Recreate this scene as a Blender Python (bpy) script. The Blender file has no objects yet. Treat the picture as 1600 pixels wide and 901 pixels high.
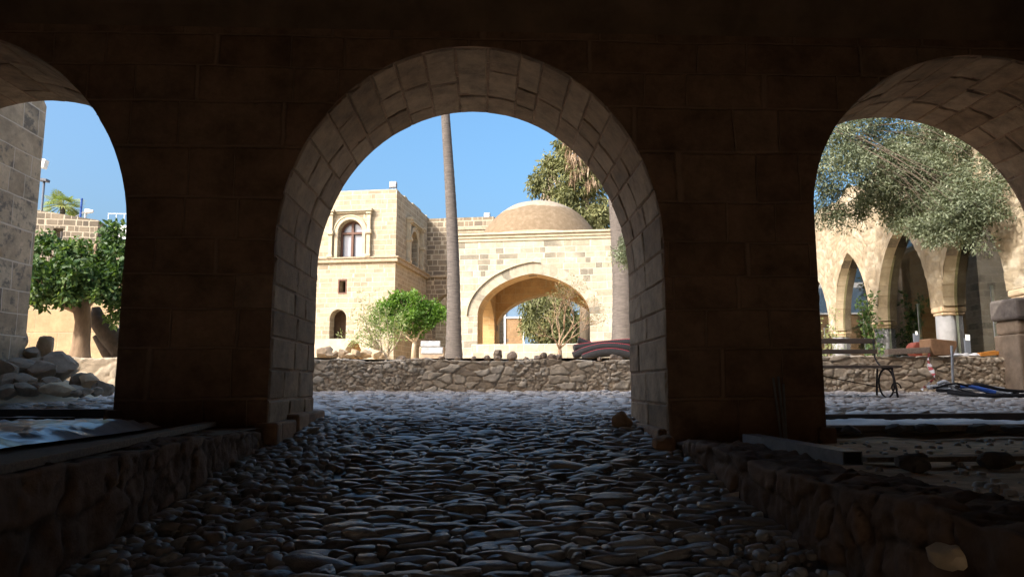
import bpy, bmesh, math, random
import numpy as np
from mathutils import Vector, Matrix, noise
from mathutils.geometry import tessellate_polygon
R = math.radians
C = bpy.context.scene.collection
SC = bpy.context.scene

# ------------------------------------------------------------------ camera
F = 1120.0; CAMZ = 1.35
YAW = R(2.1); PITCH = R(7.6)
cam_d = bpy.data.cameras.new("camera"); cam = bpy.data.objects.new("camera", cam_d); C.objects.link(cam)
cam.location = (0, 0, CAMZ); cam.rotation_euler = (R(90) + PITCH, 0, -YAW)
cam_d.sensor_width = 36; cam_d.lens = 36 * F / 1600; cam_d.clip_end = 5000; cam_d.clip_start = .05
SC.camera = cam
ROT = (Matrix.Rotation(-YAW, 3, 'Z') @ Matrix.Rotation(R(90) + PITCH, 3, 'X'))

def ray(px, py):
    return ROT @ Vector(((px - 800) / F, (450.5 - py) / F, -1))
def P(px, py, d):                      # point at depth d (metres along +Y) seen at a photo pixel
    w = ray(px, py); return Vector((0, 0, CAMZ)) + w * (d / w.y)
def XatZ(px, d, z):                    # x for a pixel column at depth d, height z
    p = P(px, 450, d)
    for _ in range(3):
        # columns lean a little: find py whose height is z
        lo, hi = -800, 1600
        for _ in range(40):
            m = (lo + hi) / 2
            if P(px, m, d).z > z: lo = m
            else: hi = m
        p = P(px, lo, d)
    return p.x

class Frame:                           # a turned building: local x along its front, local y into its depth
    def __init__(s, o, ang):
        s.o = Vector(o); s.a = ang
        s.X = Vector((math.cos(ang), -math.sin(ang), 0)); s.Y = Vector((math.sin(ang), math.cos(ang), 0))
    def front(s, px, py, yl=0.0):      # (u, z) on the plane local y = yl
        w = ray(px, py); c = Vector((0, 0, CAMZ)); o = s.o + s.Y * yl
        t = (o - c).dot(s.Y) / w.dot(s.Y); p = c + w * t - s.o
        return (p.dot(s.X), p.z + s.o.z)
    def side(s, px, py, xl=0.0):       # (v, z) on the plane local x = xl
        w = ray(px, py); c = Vector((0, 0, CAMZ)); o = s.o + s.X * xl
        t = (o - c).dot(s.X) / w.dot(s.X); p = c + w * t - s.o
        return (p.dot(s.Y), p.z + s.o.z)

# ------------------------------------------------------------------ materials
def node(nt, typ, ins=None, **pr):
    n = nt.nodes.new(typ)
    for k, v in pr.items(): setattr(n, k, v)
    for k, v in (ins or {}).items():
        if isinstance(v, bpy.types.NodeSocket): nt.links.new(v, n.inputs[k])
        else: n.inputs[k].default_value = v
    return n
def mth(nt, op, a, b=0.0, c=None):
    ins = {0: a, 1: b}
    if c is not None: ins[2] = c
    return node(nt, 'ShaderNodeMath', ins, operation=op).outputs[0]
def c4(c): return (c[0], c[1], c[2], 1)
def ramp(nt, fac, stops, interp='LINEAR'):
    n = node(nt, 'ShaderNodeValToRGB', {0: fac}); cr = n.color_ramp; cr.interpolation = interp
    while len(cr.elements) < len(stops): cr.elements.new(.5)
    for e, (p, c) in zip(cr.elements, stops): e.position = p; e.color = c4(c)
    return n.outputs[0]
def mixc(nt, fac, a, b, blend='MIX'):
    n = node(nt, 'ShaderNodeMix', data_type='RGBA', blend_type=blend)
    for i, v in ((0, fac), (6, a), (7, b)):
        if isinstance(v, bpy.types.NodeSocket): nt.links.new(v, n.inputs[i])
        else: n.inputs[i].default_value = c4(v) if i else v
    return n.outputs[2]
def newmat(name):
    m = bpy.data.materials.new(name); m.use_nodes = True; nt = m.node_tree; nt.nodes.clear()
    out = node(nt, 'ShaderNodeOutputMaterial'); return m, nt, out
def mapr(nt, v, a, b, c=0.0, d=1.0, smooth=True):
    return node(nt, 'ShaderNodeMapRange', {0: v, 1: a, 2: b, 3: c, 4: d}, interpolation_type='SMOOTHSTEP' if smooth else 'LINEAR').outputs[0]

def simple(name, col, rough=.7, var=.25, scale=6, bump=.3, metal=0.0, coords='Object', spec=.3, stretch=None):
    m, nt, out = newmat(name)
    tc = node(nt, 'ShaderNodeTexCoord').outputs[coords]
    if stretch: tc = node(nt, 'ShaderNodeMapping', {0: tc, 3: stretch}).outputs[0]
    nz = node(nt, 'ShaderNodeTexNoise', {'Vector': tc, 'Scale': scale, 'Detail': 6, 'Roughness': .65}).outputs[0]
    k = ramp(nt, nz, [(.25, [x * (1 - var) for x in col]), (.75, [min(1, x * (1 + var)) for x in col])])
    bs = node(nt, 'ShaderNodeBsdfPrincipled', {'Base Color': k, 'Roughness': rough, 'Metallic': metal, 'Specular IOR Level': spec})
    if bump:
        b = node(nt, 'ShaderNodeBump', {'Height': nz, 'Strength': bump, 'Distance': .02})
        nt.links.new(b.outputs[0], bs.inputs['Normal'])
    nt.links.new(bs.outputs[0], out.inputs[0]); return m

def ashlar(name, cols, mortar_col, h=.3, w=.6, mort=.012, dark=.06, dark_col=(.16, .13, .10), stain=.35, bump=.5, warp=.03, mmix=1.0, blotch=0.0):
    """squared masonry in UV metres: cols = ramp of block colours"""
    m, nt, out = newmat(name)
    uv = node(nt, 'ShaderNodeTexCoord').outputs['UV']
    nw = node(nt, 'ShaderNodeTexNoise', {'Vector': uv, 'Scale': 1.1, 'Detail': 3})
    sw = node(nt, 'ShaderNodeSeparateXYZ', {0: nw.outputs['Color']})
    s = node(nt, 'ShaderNodeSeparateXYZ', {0: uv})
    u = mth(nt, 'ADD', s.outputs[0], mth(nt, 'MULTIPLY', mth(nt, 'SUBTRACT', sw.outputs[0], .5), warp * 3))
    v = mth(nt, 'ADD', s.outputs[1], mth(nt, 'MULTIPLY', mth(nt, 'SUBTRACT', sw.outputs[1], .5), warp * 2))
    v = mth(nt, 'ADD', v, mth(nt, 'MULTIPLY', mth(nt, 'SINE', mth(nt, 'MULTIPLY', v, 2.7)), h * .22))
    vh = mth(nt, 'DIVIDE', v, h); row = mth(nt, 'FLOOR', vh)
    rr = node(nt, 'ShaderNodeTexWhiteNoise', {'W': row}, noise_dimensions='1D').outputs[0]
    u2 = mth(nt, 'ADD', mth(nt, 'MULTIPLY', mth(nt, 'DIVIDE', u, w), mth(nt, 'ADD', mth(nt, 'MULTIPLY', rr, .5), .75)), mth(nt, 'MULTIPLY', rr, 17.3))
    u2 = mth(nt, 'ADD', u2, mth(nt, 'MULTIPLY', mth(nt, 'SINE', mth(nt, 'ADD', mth(nt, 'MULTIPLY', u2, 2.4), mth(nt, 'MULTIPLY', rr, 40))), .28))
    col = mth(nt, 'FLOOR', u2); fu = mth(nt, 'FRACT', u2); fv = mth(nt, 'FRACT', vh)
    du = mth(nt, 'MULTIPLY', mth(nt, 'MINIMUM', fu, mth(nt, 'SUBTRACT', 1.0, fu)), w)
    dv = mth(nt, 'MULTIPLY', mth(nt, 'MINIMUM', fv, mth(nt, 'SUBTRACT', 1.0, fv)), h)
    nf = node(nt, 'ShaderNodeTexNoise', {'Vector': uv, 'Scale': 14, 'Detail': 5, 'Roughness': .7}).outputs[0]
    d = mth(nt, 'ADD', mth(nt, 'MINIMUM', du, dv), mth(nt, 'MULTIPLY', mth(nt, 'SUBTRACT', nf, .5), mort * 1.6))
    mask = mapr(nt, d, mort * .4, mort * 1.5)
    cv = node(nt, 'ShaderNodeCombineXYZ', {0: col, 1: row}).outputs[0]
    rnd = node(nt, 'ShaderNodeTexWhiteNoise', {'Vector': cv}, noise_dimensions='2D')
    k = ramp(nt, rnd.outputs[0], [(i / max(1, len(cols) - 1), c) for i, c in enumerate(cols)])
    r2 = node(nt, 'ShaderNodeSeparateColor', {0: rnd.outputs[1]}).outputs[1]
    # a few weathered dark blocks, gathered in patches
    big = node(nt, 'ShaderNodeTexNoise', {'Vector': uv, 'Scale': .55, 'Detail': 2}).outputs[0]
    dk = mth(nt, 'MULTIPLY', mapr(nt, r2, 1 - dark * 2.2, 1 - dark * 2.2 + .04), mapr(nt, big, .42, .56))
    dk = mth(nt, 'MULTIPLY', dk, mapr(nt, nf, .25, .6, .35, 1.0))
    k = mixc(nt, dk, k, dark_col)
    st = node(nt, 'ShaderNodeTexNoise', {'Vector': uv, 'Scale': 2.3, 'Detail': 7, 'Roughness': .65}).outputs[0]
    k = mixc(nt, 1.0, k, ramp(nt, st, [(.3, [1 - stain] * 3), (.62, (1, 1, 1))]), 'MULTIPLY')
    k = mixc(nt, .8, k, ramp(nt, nf, [(.2, (.72, .72, .72)), (.7, (1.08, 1.08, 1.08))]), 'MULTIPLY')
    if blotch:                       # lichen and soot blotches, denser on some blocks than others
        nb = node(nt, 'ShaderNodeTexNoise', {'Vector': uv, 'Scale': 4.5, 'Detail': 8, 'Roughness': .72}).outputs[0]
        bm_ = mth(nt, 'MULTIPLY', mapr(nt, mth(nt, 'ADD', nb, mth(nt, 'MULTIPLY', mth(nt, 'SUBTRACT', r2, .5), .16)), .52, .64), blotch)
        k = mixc(nt, mth(nt, 'MULTIPLY', bm_, mask), k, dark_col)
    mm = mth(nt, 'ADD', mth(nt, 'MULTIPLY', mask, mmix), 1 - mmix)
    k = mixc(nt, mm, mortar_col, k)
    hgt = mth(nt, 'ADD', mth(nt, 'MULTIPLY', mask, .7), mth(nt, 'MULTIPLY', mth(nt, 'ADD', nf, r2), .35))
    bp = node(nt, 'ShaderNodeBump', {'Height': hgt, 'Strength': bump, 'Distance': .03})
    bs = node(nt, 'ShaderNodeBsdfPrincipled', {'Base Color': k, 'Roughness': .9, 'Specular IOR Level': .15, 'Normal': bp.outputs[0]})
    nt.links.new(bs.outputs[0], out.inputs[0]); return m

def rndmat(name, stops, rough=.85, edge_col=None, nscale=9, bump=.4, spec=.25, nvar=.3, coat=None):
    """colour per stone / leaf / block from the mesh attribute 'rnd'; mortar from 'edge'"""
    m, nt, out = newmat(name)
    at = node(nt, 'ShaderNodeAttribute', attribute_name='rnd').outputs['Fac']
    k = ramp(nt, at, stops)
    tc = node(nt, 'ShaderNodeTexCoord').outputs['Object']
    nz = node(nt, 'ShaderNodeTexNoise', {'Vector': tc, 'Scale': nscale, 'Detail': 7, 'Roughness': .7}).outputs[0]
    k = mixc(nt, 1.0, k, ramp(nt, nz, [(.28, [1 - nvar] * 3), (.68, [1 + nvar * .4] * 3)]), 'MULTIPLY')
    if edge_col:
        e = node(nt, 'ShaderNodeAttribute', attribute_name='edge').outputs['Fac']
        k = mixc(nt, e, edge_col, k)
    bs = node(nt, 'ShaderNodeBsdfPrincipled', {'Base Color': k, 'Roughness': rough, 'Specular IOR Level': spec})
    if bump:
        b = node(nt, 'ShaderNodeBump', {'Height': nz, 'Strength': bump, 'Distance': .02})
        nt.links.new(b.outputs[0], bs.inputs['Normal'])
    nt.links.new(bs.outputs[0], out.inputs[0]); return m

def leafmat(name, stops, trans=.3, rough=.5):
    m, nt, out = newmat(name)
    at = node(nt, 'ShaderNodeAttribute', attribute_name='rnd').outputs['Fac']
    k = ramp(nt, at, stops)
    bs = node(nt, 'ShaderNodeBsdfPrincipled', {'Base Color': k, 'Roughness': rough, 'Specular IOR Level': .35})
    tr = node(nt, 'ShaderNodeBsdfTranslucent', {0: mixc(nt, 1.0, k, (1.3, 1.35, .6), 'MULTIPLY')})
    mx = node(nt, 'ShaderNodeMixShader', {0: trans, 1: bs.outputs[0], 2: tr.outputs[0]})
    nt.links.new(mx.outputs[0], out.inputs[0]); return m

def glassmat(name, tint=(.9, .97, .93), ior=1.55):
    m, nt, out = newmat(name)
    tr = node(nt, 'ShaderNodeBsdfTransparent', {0: c4(tint)})
    gl = node(nt, 'ShaderNodeBsdfGlossy', {0: (1, 1, 1, 1), 'Roughness': .02})
    fr = node(nt, 'ShaderNodeFresnel', {0: ior})
    mx = node(nt, 'ShaderNodeMixShader', {0: fr.outputs[0], 1: tr.outputs[0], 2: gl.outputs[0]})
    nt.links.new(mx.outputs[0], out.inputs[0]); return m

M = {}
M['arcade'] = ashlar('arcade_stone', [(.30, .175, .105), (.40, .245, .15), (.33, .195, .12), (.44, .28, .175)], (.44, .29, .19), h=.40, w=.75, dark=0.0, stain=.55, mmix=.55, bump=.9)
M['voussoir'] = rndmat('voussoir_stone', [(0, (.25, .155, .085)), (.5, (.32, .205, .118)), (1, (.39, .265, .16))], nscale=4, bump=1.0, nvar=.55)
M['mortar'] = simple('lime_mortar', (.42, .31, .21), .95, .25, 9, .5)
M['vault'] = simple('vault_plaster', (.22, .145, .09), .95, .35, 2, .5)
M['bldg'] = ashlar('pale_limestone', [(.38, .31, .21), (.45, .375, .265), (.33, .27, .185), (.47, .395, .285), (.41, .335, .23)], (.50, .44, .33), h=.215, w=.36, mort=.013, dark=.03, dark_col=(.26, .215, .155), stain=.28, blotch=.25)
M['bldg_side'] = M['bldg']
M['greyblock'] = ashlar('grey_block_masonry', [(.20, .16, .11), (.28, .225, .155), (.22, .175, .125), (.34, .275, .195)], (.43, .37, .27), h=.26, w=.36, mort=.022, dark=.10, stain=.25, blotch=.3)
M['dome_wall'] = ashlar('patched_limestone', [(.42, .365, .27), (.48, .425, .325), (.38, .33, .24), (.50, .45, .35)], (.50, .455, .36), h=.26, w=.42, dark=.13, dark_col=(.20, .18, .14), stain=.32, blotch=.4)
M['ring'] = ashlar('arch_ring_stone', [(.40, .355, .265), (.46, .41, .315), (.36, .315, .235), (.48, .435, .34)], (.33, .28, .205), h=.36, w=2.0, mort=.010, dark=.05, dark_col=(.2, .18, .14), stain=.3, blotch=.35)
M['bounce_orange'] = ashlar('bounce_tinted_stone', [(.54, .34, .15), (.60, .40, .19), (.49, .30, .13)], (.50, .38, .22), h=.35, w=.6, dark=.02, stain=.25, bump=.3)  # warm bounce light inside the hall is put into this orange colour
M['trim'] = simple('carved_limestone', (.43, .37, .265), .9, .25, 5, .4)
M['trim_dark'] = simple('weathered_cornice', (.36, .29, .20), .9, .45, 7, .5)
M['wing'] = ashlar('weathered_wall_stone', [(.66, .47, .29), (.72, .53, .345), (.58, .415, .265), (.76, .58, .39)], (.74, .60, .45), h=.40, w=.62, dark=.08, dark_col=(.20, .165, .13), stain=.45, mort=.011, blotch=.9)
M['farwall'] = ashlar('dark_block_wall', [(.14, .12, .095), (.24, .195, .14), (.17, .145, .11), (.29, .235, .165)], (.42, .36, .27), h=.21, w=.27, mort=.018, dark=.12, stain=.35)
M['terrace'] = ashlar('ochre_block_wall', [(0.420, 0.301, 0.168), (0.462, 0.343, 0.203), (0.385, 0.280, 0.161)], (0.385, 0.294, 0.189), h=.42, w=.8, dark=.04, stain=.3, mort=.008)
M['rubble'] = rndmat('rubble_stone', [(0, (.36, .28, .19)), (.35, (.46, .37, .26)), (.7, (.53, .44, .32)), (1, (.60, .52, .40))], edge_col=(.36, .28, .19), nscale=8, bump=.6)
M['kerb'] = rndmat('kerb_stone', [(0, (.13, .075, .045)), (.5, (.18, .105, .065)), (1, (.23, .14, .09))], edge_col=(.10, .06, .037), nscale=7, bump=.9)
M['plaster'] = rndmat('rubble_plaster', [(0, (.36, .285, .185)), (.5, (.45, .365, .25)), (1, (.53, .45, .325))], edge_col=(.36, .29, .19), nscale=3.5, bump=1.0, nvar=.4)
M['cobble'] = rndmat('cobblestones', [(0, (.17, .13, .11)), (.4, (.26, .22, .19)), (.8, (.37, .33, .295)), (1, (.54, .51, .47))], rough=.32, edge_col=(.06, .042, .032), nscale=14, bump=.6, spec=.65)
M['court'] = rndmat('paving_stones', [(0, (.40, .35, .31)), (.4, (.50, .46, .42)), (.8, (.58, .54, .50)), (1, (.68, .65, .61))], rough=.45, edge_col=(.34, .29, .245), nscale=14, bump=.4, spec=.45)
M['pebble'] = rndmat('pebbles', [(0, (.20, .15, .12)), (.5, (.32, .26, .21)), (1, (.46, .42, .37))], rough=.5, nscale=20, bump=.2, spec=.4)
M['rock'] = simple('field_stone', (.29, .22, .155), .9, .5, 5, .9)
M['rock_tan'] = simple('tan_stone', (.52, .39, .25), .9, .35, 5, .7)
M['rock_dark'] = simple('dark_stone', (.13, .11, .095), .9, .4, 8, .6)
M['rock_brown'] = simple('brown_stone', (.30, .17, .09), .9, .35, 7, .7)
M['rock_pillar'] = simple('pillar_stone', (.24, .18, .125), .95, .4, 4, .9)
M['soil'] = simple('dry_soil', (.52, .42, .29), .95, .25, 3, .6)
M['sand'] = simple('sandy_fill', (.56, .41, .27), .95, .5, 5, .9)
M['slab'] = simple('dusty_floor', (.26, .20, .15), .9, .3, 3, .4)
M['tarp'] = simple('plastic_sheet', (.50, .52, .56), .22, .3, 2.5, .35, spec=.7)
M['cloth'] = simple('pale_sheet', (.80, .79, .77), .6, .15, 4, .3)
M['timber'] = simple('old_timber', (.27, .21, .16), .8, .35, 3, .4, stretch=(14, 1.2, 14))
M['timber_dark'] = simple('dark_timber', (.09, .062, .045), .85, .35, 4, .4)
M['bench_wood'] = simple('bench_slat_wood', (.15, .115, .09), .7, .3, 3, .3, stretch=(1.2, 12, 12))
M['orange_wood'] = simple('orange_plank', (.62, .26, .05), .6, .3, 3, .3, stretch=(1, 9, 9))
M['iron'] = simple('wrought_iron', (.035, .03, .028), .55, .3, 20, .2, metal=.6)
M['steel'] = simple('galvanised_steel', (.34, .36, .38), .42, .25, 9, .15, metal=.7)
M['dull_steel'] = simple('dull_steel', (.17, .175, .19), .55, .3, 9, .2, spec=.3)
M['cream_ring'] = ashlar('cream_arch_stone', [(.44, .355, .235), (.49, .40, .275), (.40, .315, .205)], (.36, .28, .18), h=.30, w=.5, dark=.04, stain=.35)
M['steel_paint'] = simple('pale_cover', (.26, .26, .255), .6, .3, 5, .3)
M['paint_grey'] = simple('grey_paint', (.36, .37, .39), .5, .1, 9, 0)
M['dark_metal'] = simple('dark_metal', (.09, .10, .12), .5, .1, 9, 0)
M['white'] = simple('white_paint', (.78, .78, .76), .5, .06, 9, 0)
M['lampglass'] = simple('lamp_glass', (.55, .60, .64), .12, .1, 9, 0, spec=.8)
M['pipe'] = simple('black_corrugated_plastic', (.022, .021, .022), .75, .3, 20, .1, spec=.12)
M['red'] = simple('red_plastic', (.55, .035, .04), .45, .15, 12, 0)
M['redstripe'] = simple('red_stripe', (.30, .03, .045), .6, .15, 12, 0)
M['redterracotta'] = simple('red_terracotta', (.30, .08, .05), .7, .25, 9, .2)
M['blue'] = simple('blue_plastic', (.03, .09, .34), .45, .2, 12, 0)
M['greypipe'] = simple('grey_plastic', (.42, .44, .46), .45, .3, 16, .1)
M['bark'] = simple('bark', (.30, .235, .165), .95, .4, 9, .8, stretch=(1, 1, .25))
M['bark_pale'] = simple('pale_bark', (.55, .44, .31), .9, .25, 9, .5, stretch=(1, 1, .3))
M['bark_dark'] = simple('dark_bark', (.10, .075, .055), .95, .4, 9, .8)
M['bark_tan'] = simple('tan_bark', (.30, .205, .13), .95, .45, 8, .9, stretch=(1, 1, .3))  # tan brown bark for the leafy and the bare tree
M['palm'] = simple('palm_trunk', (.115, .098, .085), .95, .5, 14, 1.0, stretch=(.35, .35, 3.2))
M['window_wood'] = simple('window_wood', (.12, .058, .038), .55, .25, 8, .1)
M['glass_curtain'] = simple('curtained_glass', (.27, .285, .33), .12, .12, 4, 0, spec=.7)
M['room_shade'] = simple('painted_room_shade', (.12, .075, .045), .9, .3, 4, 0)  # shade of the rooms is put into this dark colour
M['inside_lit'] = simple('lit_orange_recess', (.52, .32, .15), .9, .25, 4, .3)  # orange light inside the low arch is put into this colour
M['glass_blue'] = simple('blue_glass', (.13, .20, .28), .08, .15, 3, 0, spec=.9)
M['brown_wall'] = ashlar('brown_wall', [(.30, .19, .095), (.34, .22, .12)], (.28, .19, .11), h=.25, w=.5, mort=.008)
M['glass'] = glassmat('clear_glass', (.74, .80, .66), 1.5)
M['gallery'] = ashlar('gallery_stone', [(.30, .24, .16), (.35, .28, .19), (.27, .215, .145)], (.32, .26, .18), h=.36, w=.6, stain=.5)
M['olive'] = leafmat('olive_leaves', [(0, (.045, .055, .028)), (.4, (.10, .12, .065)), (.75, (.18, .205, .125)), (1, (.30, .31, .22))], .22)
M['cypress'] = leafmat('cypress_leaves', [(0, (.07, .08, .03)), (.5, (.16, .165, .065)), (.9, (.25, .25, .11)), (1, (.30, .22, .12))], .2, .7)
M['deadleaf'] = leafmat('dead_fronds', [(0, (.17, .11, .065)), (.6, (.29, .205, .13)), (1, (.44, .35, .25))], .2, .8)
M['lime'] = leafmat('citrus_leaves', [(0, (.03, .075, .01)), (.5, (.075, .155, .018)), (1, (.15, .26, .035))], .35)
M['shrub'] = leafmat('shrub_leaves', [(0, (.13, .17, .06)), (.5, (.23, .28, .11)), (1, (.34, .36, .18))], .3)
M['ficus'] = leafmat('ficus_leaves', [(0, (.028, .055, .02)), (.45, (.06, .115, .032)), (.8, (.13, .20, .055)), (1, (.24, .30, .11))], .3)
M['bare'] = leafmat('straw_leaves', [(0, (.10, .115, .035)), (.5, (.20, .18, .07)), (1, (.33, .26, .13))], .25)
M['palmleaf'] = leafmat('palm_leaves', [(0, (.12, .17, .05)), (.6, (.24, .30, .09)), (1, (.38, .38, .15))], .3)

def dome_mat():
    m, nt, out = newmat('dome_plaster')
    tc = node(nt, 'ShaderNodeTexCoord').outputs['Object']
    z = node(nt, 'ShaderNodeSeparateXYZ', {0: tc}).outputs[2]
    n1 = node(nt, 'ShaderNodeTexNoise', {'Vector': tc, 'Scale': 1.1, 'Detail': 5}).outputs[0]
    n2 = node(nt, 'ShaderNodeTexNoise', {'Vector': tc, 'Scale': 6, 'Detail': 7, 'Roughness': .7}).outputs[0]
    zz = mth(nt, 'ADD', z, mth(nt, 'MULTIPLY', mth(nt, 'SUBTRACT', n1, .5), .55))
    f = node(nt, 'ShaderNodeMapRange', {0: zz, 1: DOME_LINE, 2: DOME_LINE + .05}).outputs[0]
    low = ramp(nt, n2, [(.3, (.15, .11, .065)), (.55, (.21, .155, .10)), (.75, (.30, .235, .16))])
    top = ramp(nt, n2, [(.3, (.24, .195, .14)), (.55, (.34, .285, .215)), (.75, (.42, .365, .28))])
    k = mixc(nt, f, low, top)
    bp = node(nt, 'ShaderNodeBump', {'Height': mth(nt, 'ADD', n2, f), 'Strength': .6, 'Distance': .03})
    bs = node(nt, 'ShaderNodeBsdfPrincipled', {'Base Color': k, 'Roughness': .95, 'Specular IOR Level': .1, 'Normal': bp.outputs[0]})
    nt.links.new(bs.outputs[0], out.inputs[0]); return m

# ------------------------------------------------------------------ mesh helpers
rng = random.Random(7); NR = np.random.default_rng(11)

def tag(o, label=None, cat=None, group=None, kind=None):
    if label: o['label'] = label
    if cat: o['category'] = cat
    if group: o['group'] = group
    if kind: o['kind'] = kind
    return o
def empty(name, loc, label, cat, group=None, rotz=0):
    o = bpy.data.objects.new(name, None); C.objects.link(o); o.location = loc; o.rotation_euler = (0, 0, rotz)
    o.empty_display_size = .2
    return tag(o, label, cat, group)

def box_uv(me):
    uvl = me.uv_layers.new(name='UVMap')
    n = len(me.loops); vi = np.empty(n, np.int32); me.loops.foreach_get('vertex_index', vi)
    co = np.empty(len(me.vertices) * 3, np.float32); me.vertices.foreach_get('co', co); co = co.reshape(-1, 3)
    nf = len(me.polygons); no = np.empty(nf * 3, np.float32); me.polygons.foreach_get('normal', no); no = np.abs(no.reshape(-1, 3))
    lt = np.empty(nf, np.int32); me.polygons.foreach_get('loop_total', lt)
    ax = np.repeat(np.argmax(no * np.array([1, 1, .8]), axis=1), lt)
    c = co[vi]; uv = np.empty((n, 2), np.float32)
    uv[:, 0] = np.where(ax == 0, c[:, 1], c[:, 0]); uv[:, 1] = np.where(ax == 2, c[:, 1], c[:, 2])
    uvl.data.foreach_set('uv', uv.ravel())

def link(name, me, mat, parent=None, smooth=False, uv=True):
    if mat is not None: me.materials.append(mat)
    if uv and not me.uv_layers: box_uv(me)
    if smooth: me.shade_smooth()
    o = bpy.data.objects.new(name, me); C.objects.link(o)
    if parent is not None: o.parent = parent
    return o

class MB:
    def __init__(s): s.v = []; s.f = []; s.r = []
    def add(s, vs, fs, r=None):
        b = len(s.v); s.v += [tuple(v) for v in vs]; s.f += [tuple(i + b for i in f) for f in fs]
        if r is not None: s.r += [r] * len(vs)
    def box(s, x0, x1, y0, y1, z0, z1, mat=None):
        vs = [Vector((x, y, z)) for z in (z0, z1) for y in (y0, y1) for x in (x0, x1)]
        if mat is not None: vs = [mat @ v for v in vs]
        s.add(vs, [(0, 2, 3, 1), (4, 5, 7, 6), (0, 1, 5, 4), (2, 6, 7, 3), (0, 4, 6, 2), (1, 3, 7, 5)])
    def tube(s, pts, rad, n=8, caps=True, r=None):
        pts = [Vector(p) for p in pts]; k = len(pts)
        if not hasattr(rad, '__len__'): rad = [rad] * k
        up = None; vs = []; fs = []
        for i, p in enumerate(pts):
            t = (pts[min(i + 1, k - 1)] - pts[max(i - 1, 0)]).normalized()
            if up is None: up = t.orthogonal().normalized()
            up = (up - t * up.dot(t)).normalized(); bi = t.cross(up)
            for j in range(n):
                a = 2 * math.pi * j / n; vs.append(p + (up * math.cos(a) + bi * math.sin(a)) * rad[i])
        for i in range(k - 1):
            for j in range(n):
                fs.append((i * n + j, i * n + (j + 1) % n, (i + 1) * n + (j + 1) % n, (i + 1) * n + j))
        if caps: fs += [tuple(range(n - 1, -1, -1)), tuple((k - 1) * n + j for j in range(n))]
        s.add(vs, fs, r)
    def prism(s, poly, y0, y1, conv=lambda u, w, v: (u, w, v), holes=()):
        """polygon (u, v) with holes pushed from w = y0 to y1"""
        loops = [list(poly)] + [list(h) for h in holes]
        tri = tessellate_polygon([[Vector((a, b, 0)) for a, b in l] for l in loops])
        flat = [p for l in loops for p in l]; n = len(flat)
        vs = [conv(a, y0, b) for a, b in flat] + [conv(a, y1, b) for a, b in flat]
        fs = [tuple(t) for t in tri] + [tuple(i + n for i in reversed(t)) for t in tri]
        b = 0
        for l in loops:
            m = len(l)
            for i in range(m):
                j = (i + 1) % m; fs.append((b + i, b + j, b + j + n, b + i + n))
            b += m
        s.add(vs, fs)
    def build(s, name, mat, parent=None, smooth=False, bevel=0):
        me = bpy.data.meshes.new(name); me.from_pydata(s.v, [], s.f); me.update()
        if s.r:
            a = me.attributes.new('rnd', 'FLOAT', 'POINT'); a.data.foreach_set('value', s.r)
        bm = bmesh.new(); bm.from_mesh(me); bmesh.ops.recalc_face_normals(bm, faces=bm.faces); bm.to_mesh(me); bm.free()
        o = link(name, me, mat, parent, smooth)
        if bevel:
            md = o.modifiers.new('bevel', 'BEVEL'); md.width = bevel; md.segments = 2; md.limit_method = 'ANGLE'
        return o

def arch_pts(xl, xr, zs, zt, n=28, point=0.0):
    """left springing over the crown to right springing"""
    c = (xl + xr) / 2; a = (xr - xl) / 2; r = zt - zs; out = []
    for i in range(n + 1):
        t = -math.cos(math.pi * i / n)
        z = (1 - point) * math.sqrt(max(0, 1 - t * t)) + point * (1 - abs(t))
        out.append((c + a * t, zs + r * z))
    return out
def gothic_pts(xl, xr, zs, zt, n=12):
    a = (xr - xl) / 2; r = zt - zs; c = (r * r - a * a) / (2 * a); RR = c + a; m = (xl + xr) / 2
    th = math.atan2(r, c); left = [(m + c - RR * math.cos(th * i / n), zs + RR * math.sin(th * i / n)) for i in range(n + 1)]
    return left + [(2 * m - x, z) for x, z in reversed(left[:-1])]
def opening(xl, xr, zb, zs, zt, **k):
    return [(xl, zb)] + arch_pts(xl, xr, zs, zt, **k) + [(xr, zb)]

# voronoi stones on a sheet: (u, s) -> relief, id
def voro(U, S, cu, cs, seed, jit=.8):
    g = np.random.default_rng(seed); u0, u1, s0, s1 = U.min(), U.max(), S.min(), S.max()
    nu, ns = int((u1 - u0) / cu) + 3, int((s1 - s0) / cs) + 3
    gu, gs = np.meshgrid(np.arange(nu) - 1, np.arange(ns) - 1)
    gu = (gu + .5 * (gs % 2) + (g.random(gu.shape) - .5) * jit) * cu + u0; gs = (gs + .5 + (g.random(gs.shape) - .5) * jit) * cs + s0
    pu, ps = gu.ravel(), gs.ravel(); val = g.random(len(pu)); sz = .8 + .5 * g.random(len(pu))
    f1 = np.full(U.shape, 9.); f2 = np.full(U.shape, 9.); idx = np.zeros(U.shape, int)
    for i in range(len(pu)):
        d = np.sqrt(((U - pu[i]) / cu) ** 2 + ((S - ps[i]) / cs) ** 2) * sz[i]
        a = d < f1; f2 = np.where(a, f1, np.minimum(f2, d)); idx = np.where(a, i, idx); f1 = np.where(a, d, f1)
    return f2 - f1, val[idx], idx

def grid_mesh(name, X, Y, Z, mat, parent=None, rnd=None, edge=None, smooth=True):
    h, w = X.shape; me = bpy.data.meshes.new(name)
    v = np.stack([X, Y, Z], -1).reshape(-1, 3)
    i = np.arange(h * w).reshape(h, w); f = np.stack([i[:-1, :-1], i[:-1, 1:], i[1:, 1:], i[1:, :-1]], -1).reshape(-1, 4)
    me.from_pydata(v.tolist(), [], f.tolist()); me.update()
    for nme, arr in (('rnd', rnd), ('edge', edge)):
        if arr is not None:
            a = me.attributes.new(nme, 'FLOAT', 'POINT'); a.data.foreach_set('value', arr.astype(np.float32).ravel())
    return link(name, me, mat, parent, smooth)

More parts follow.
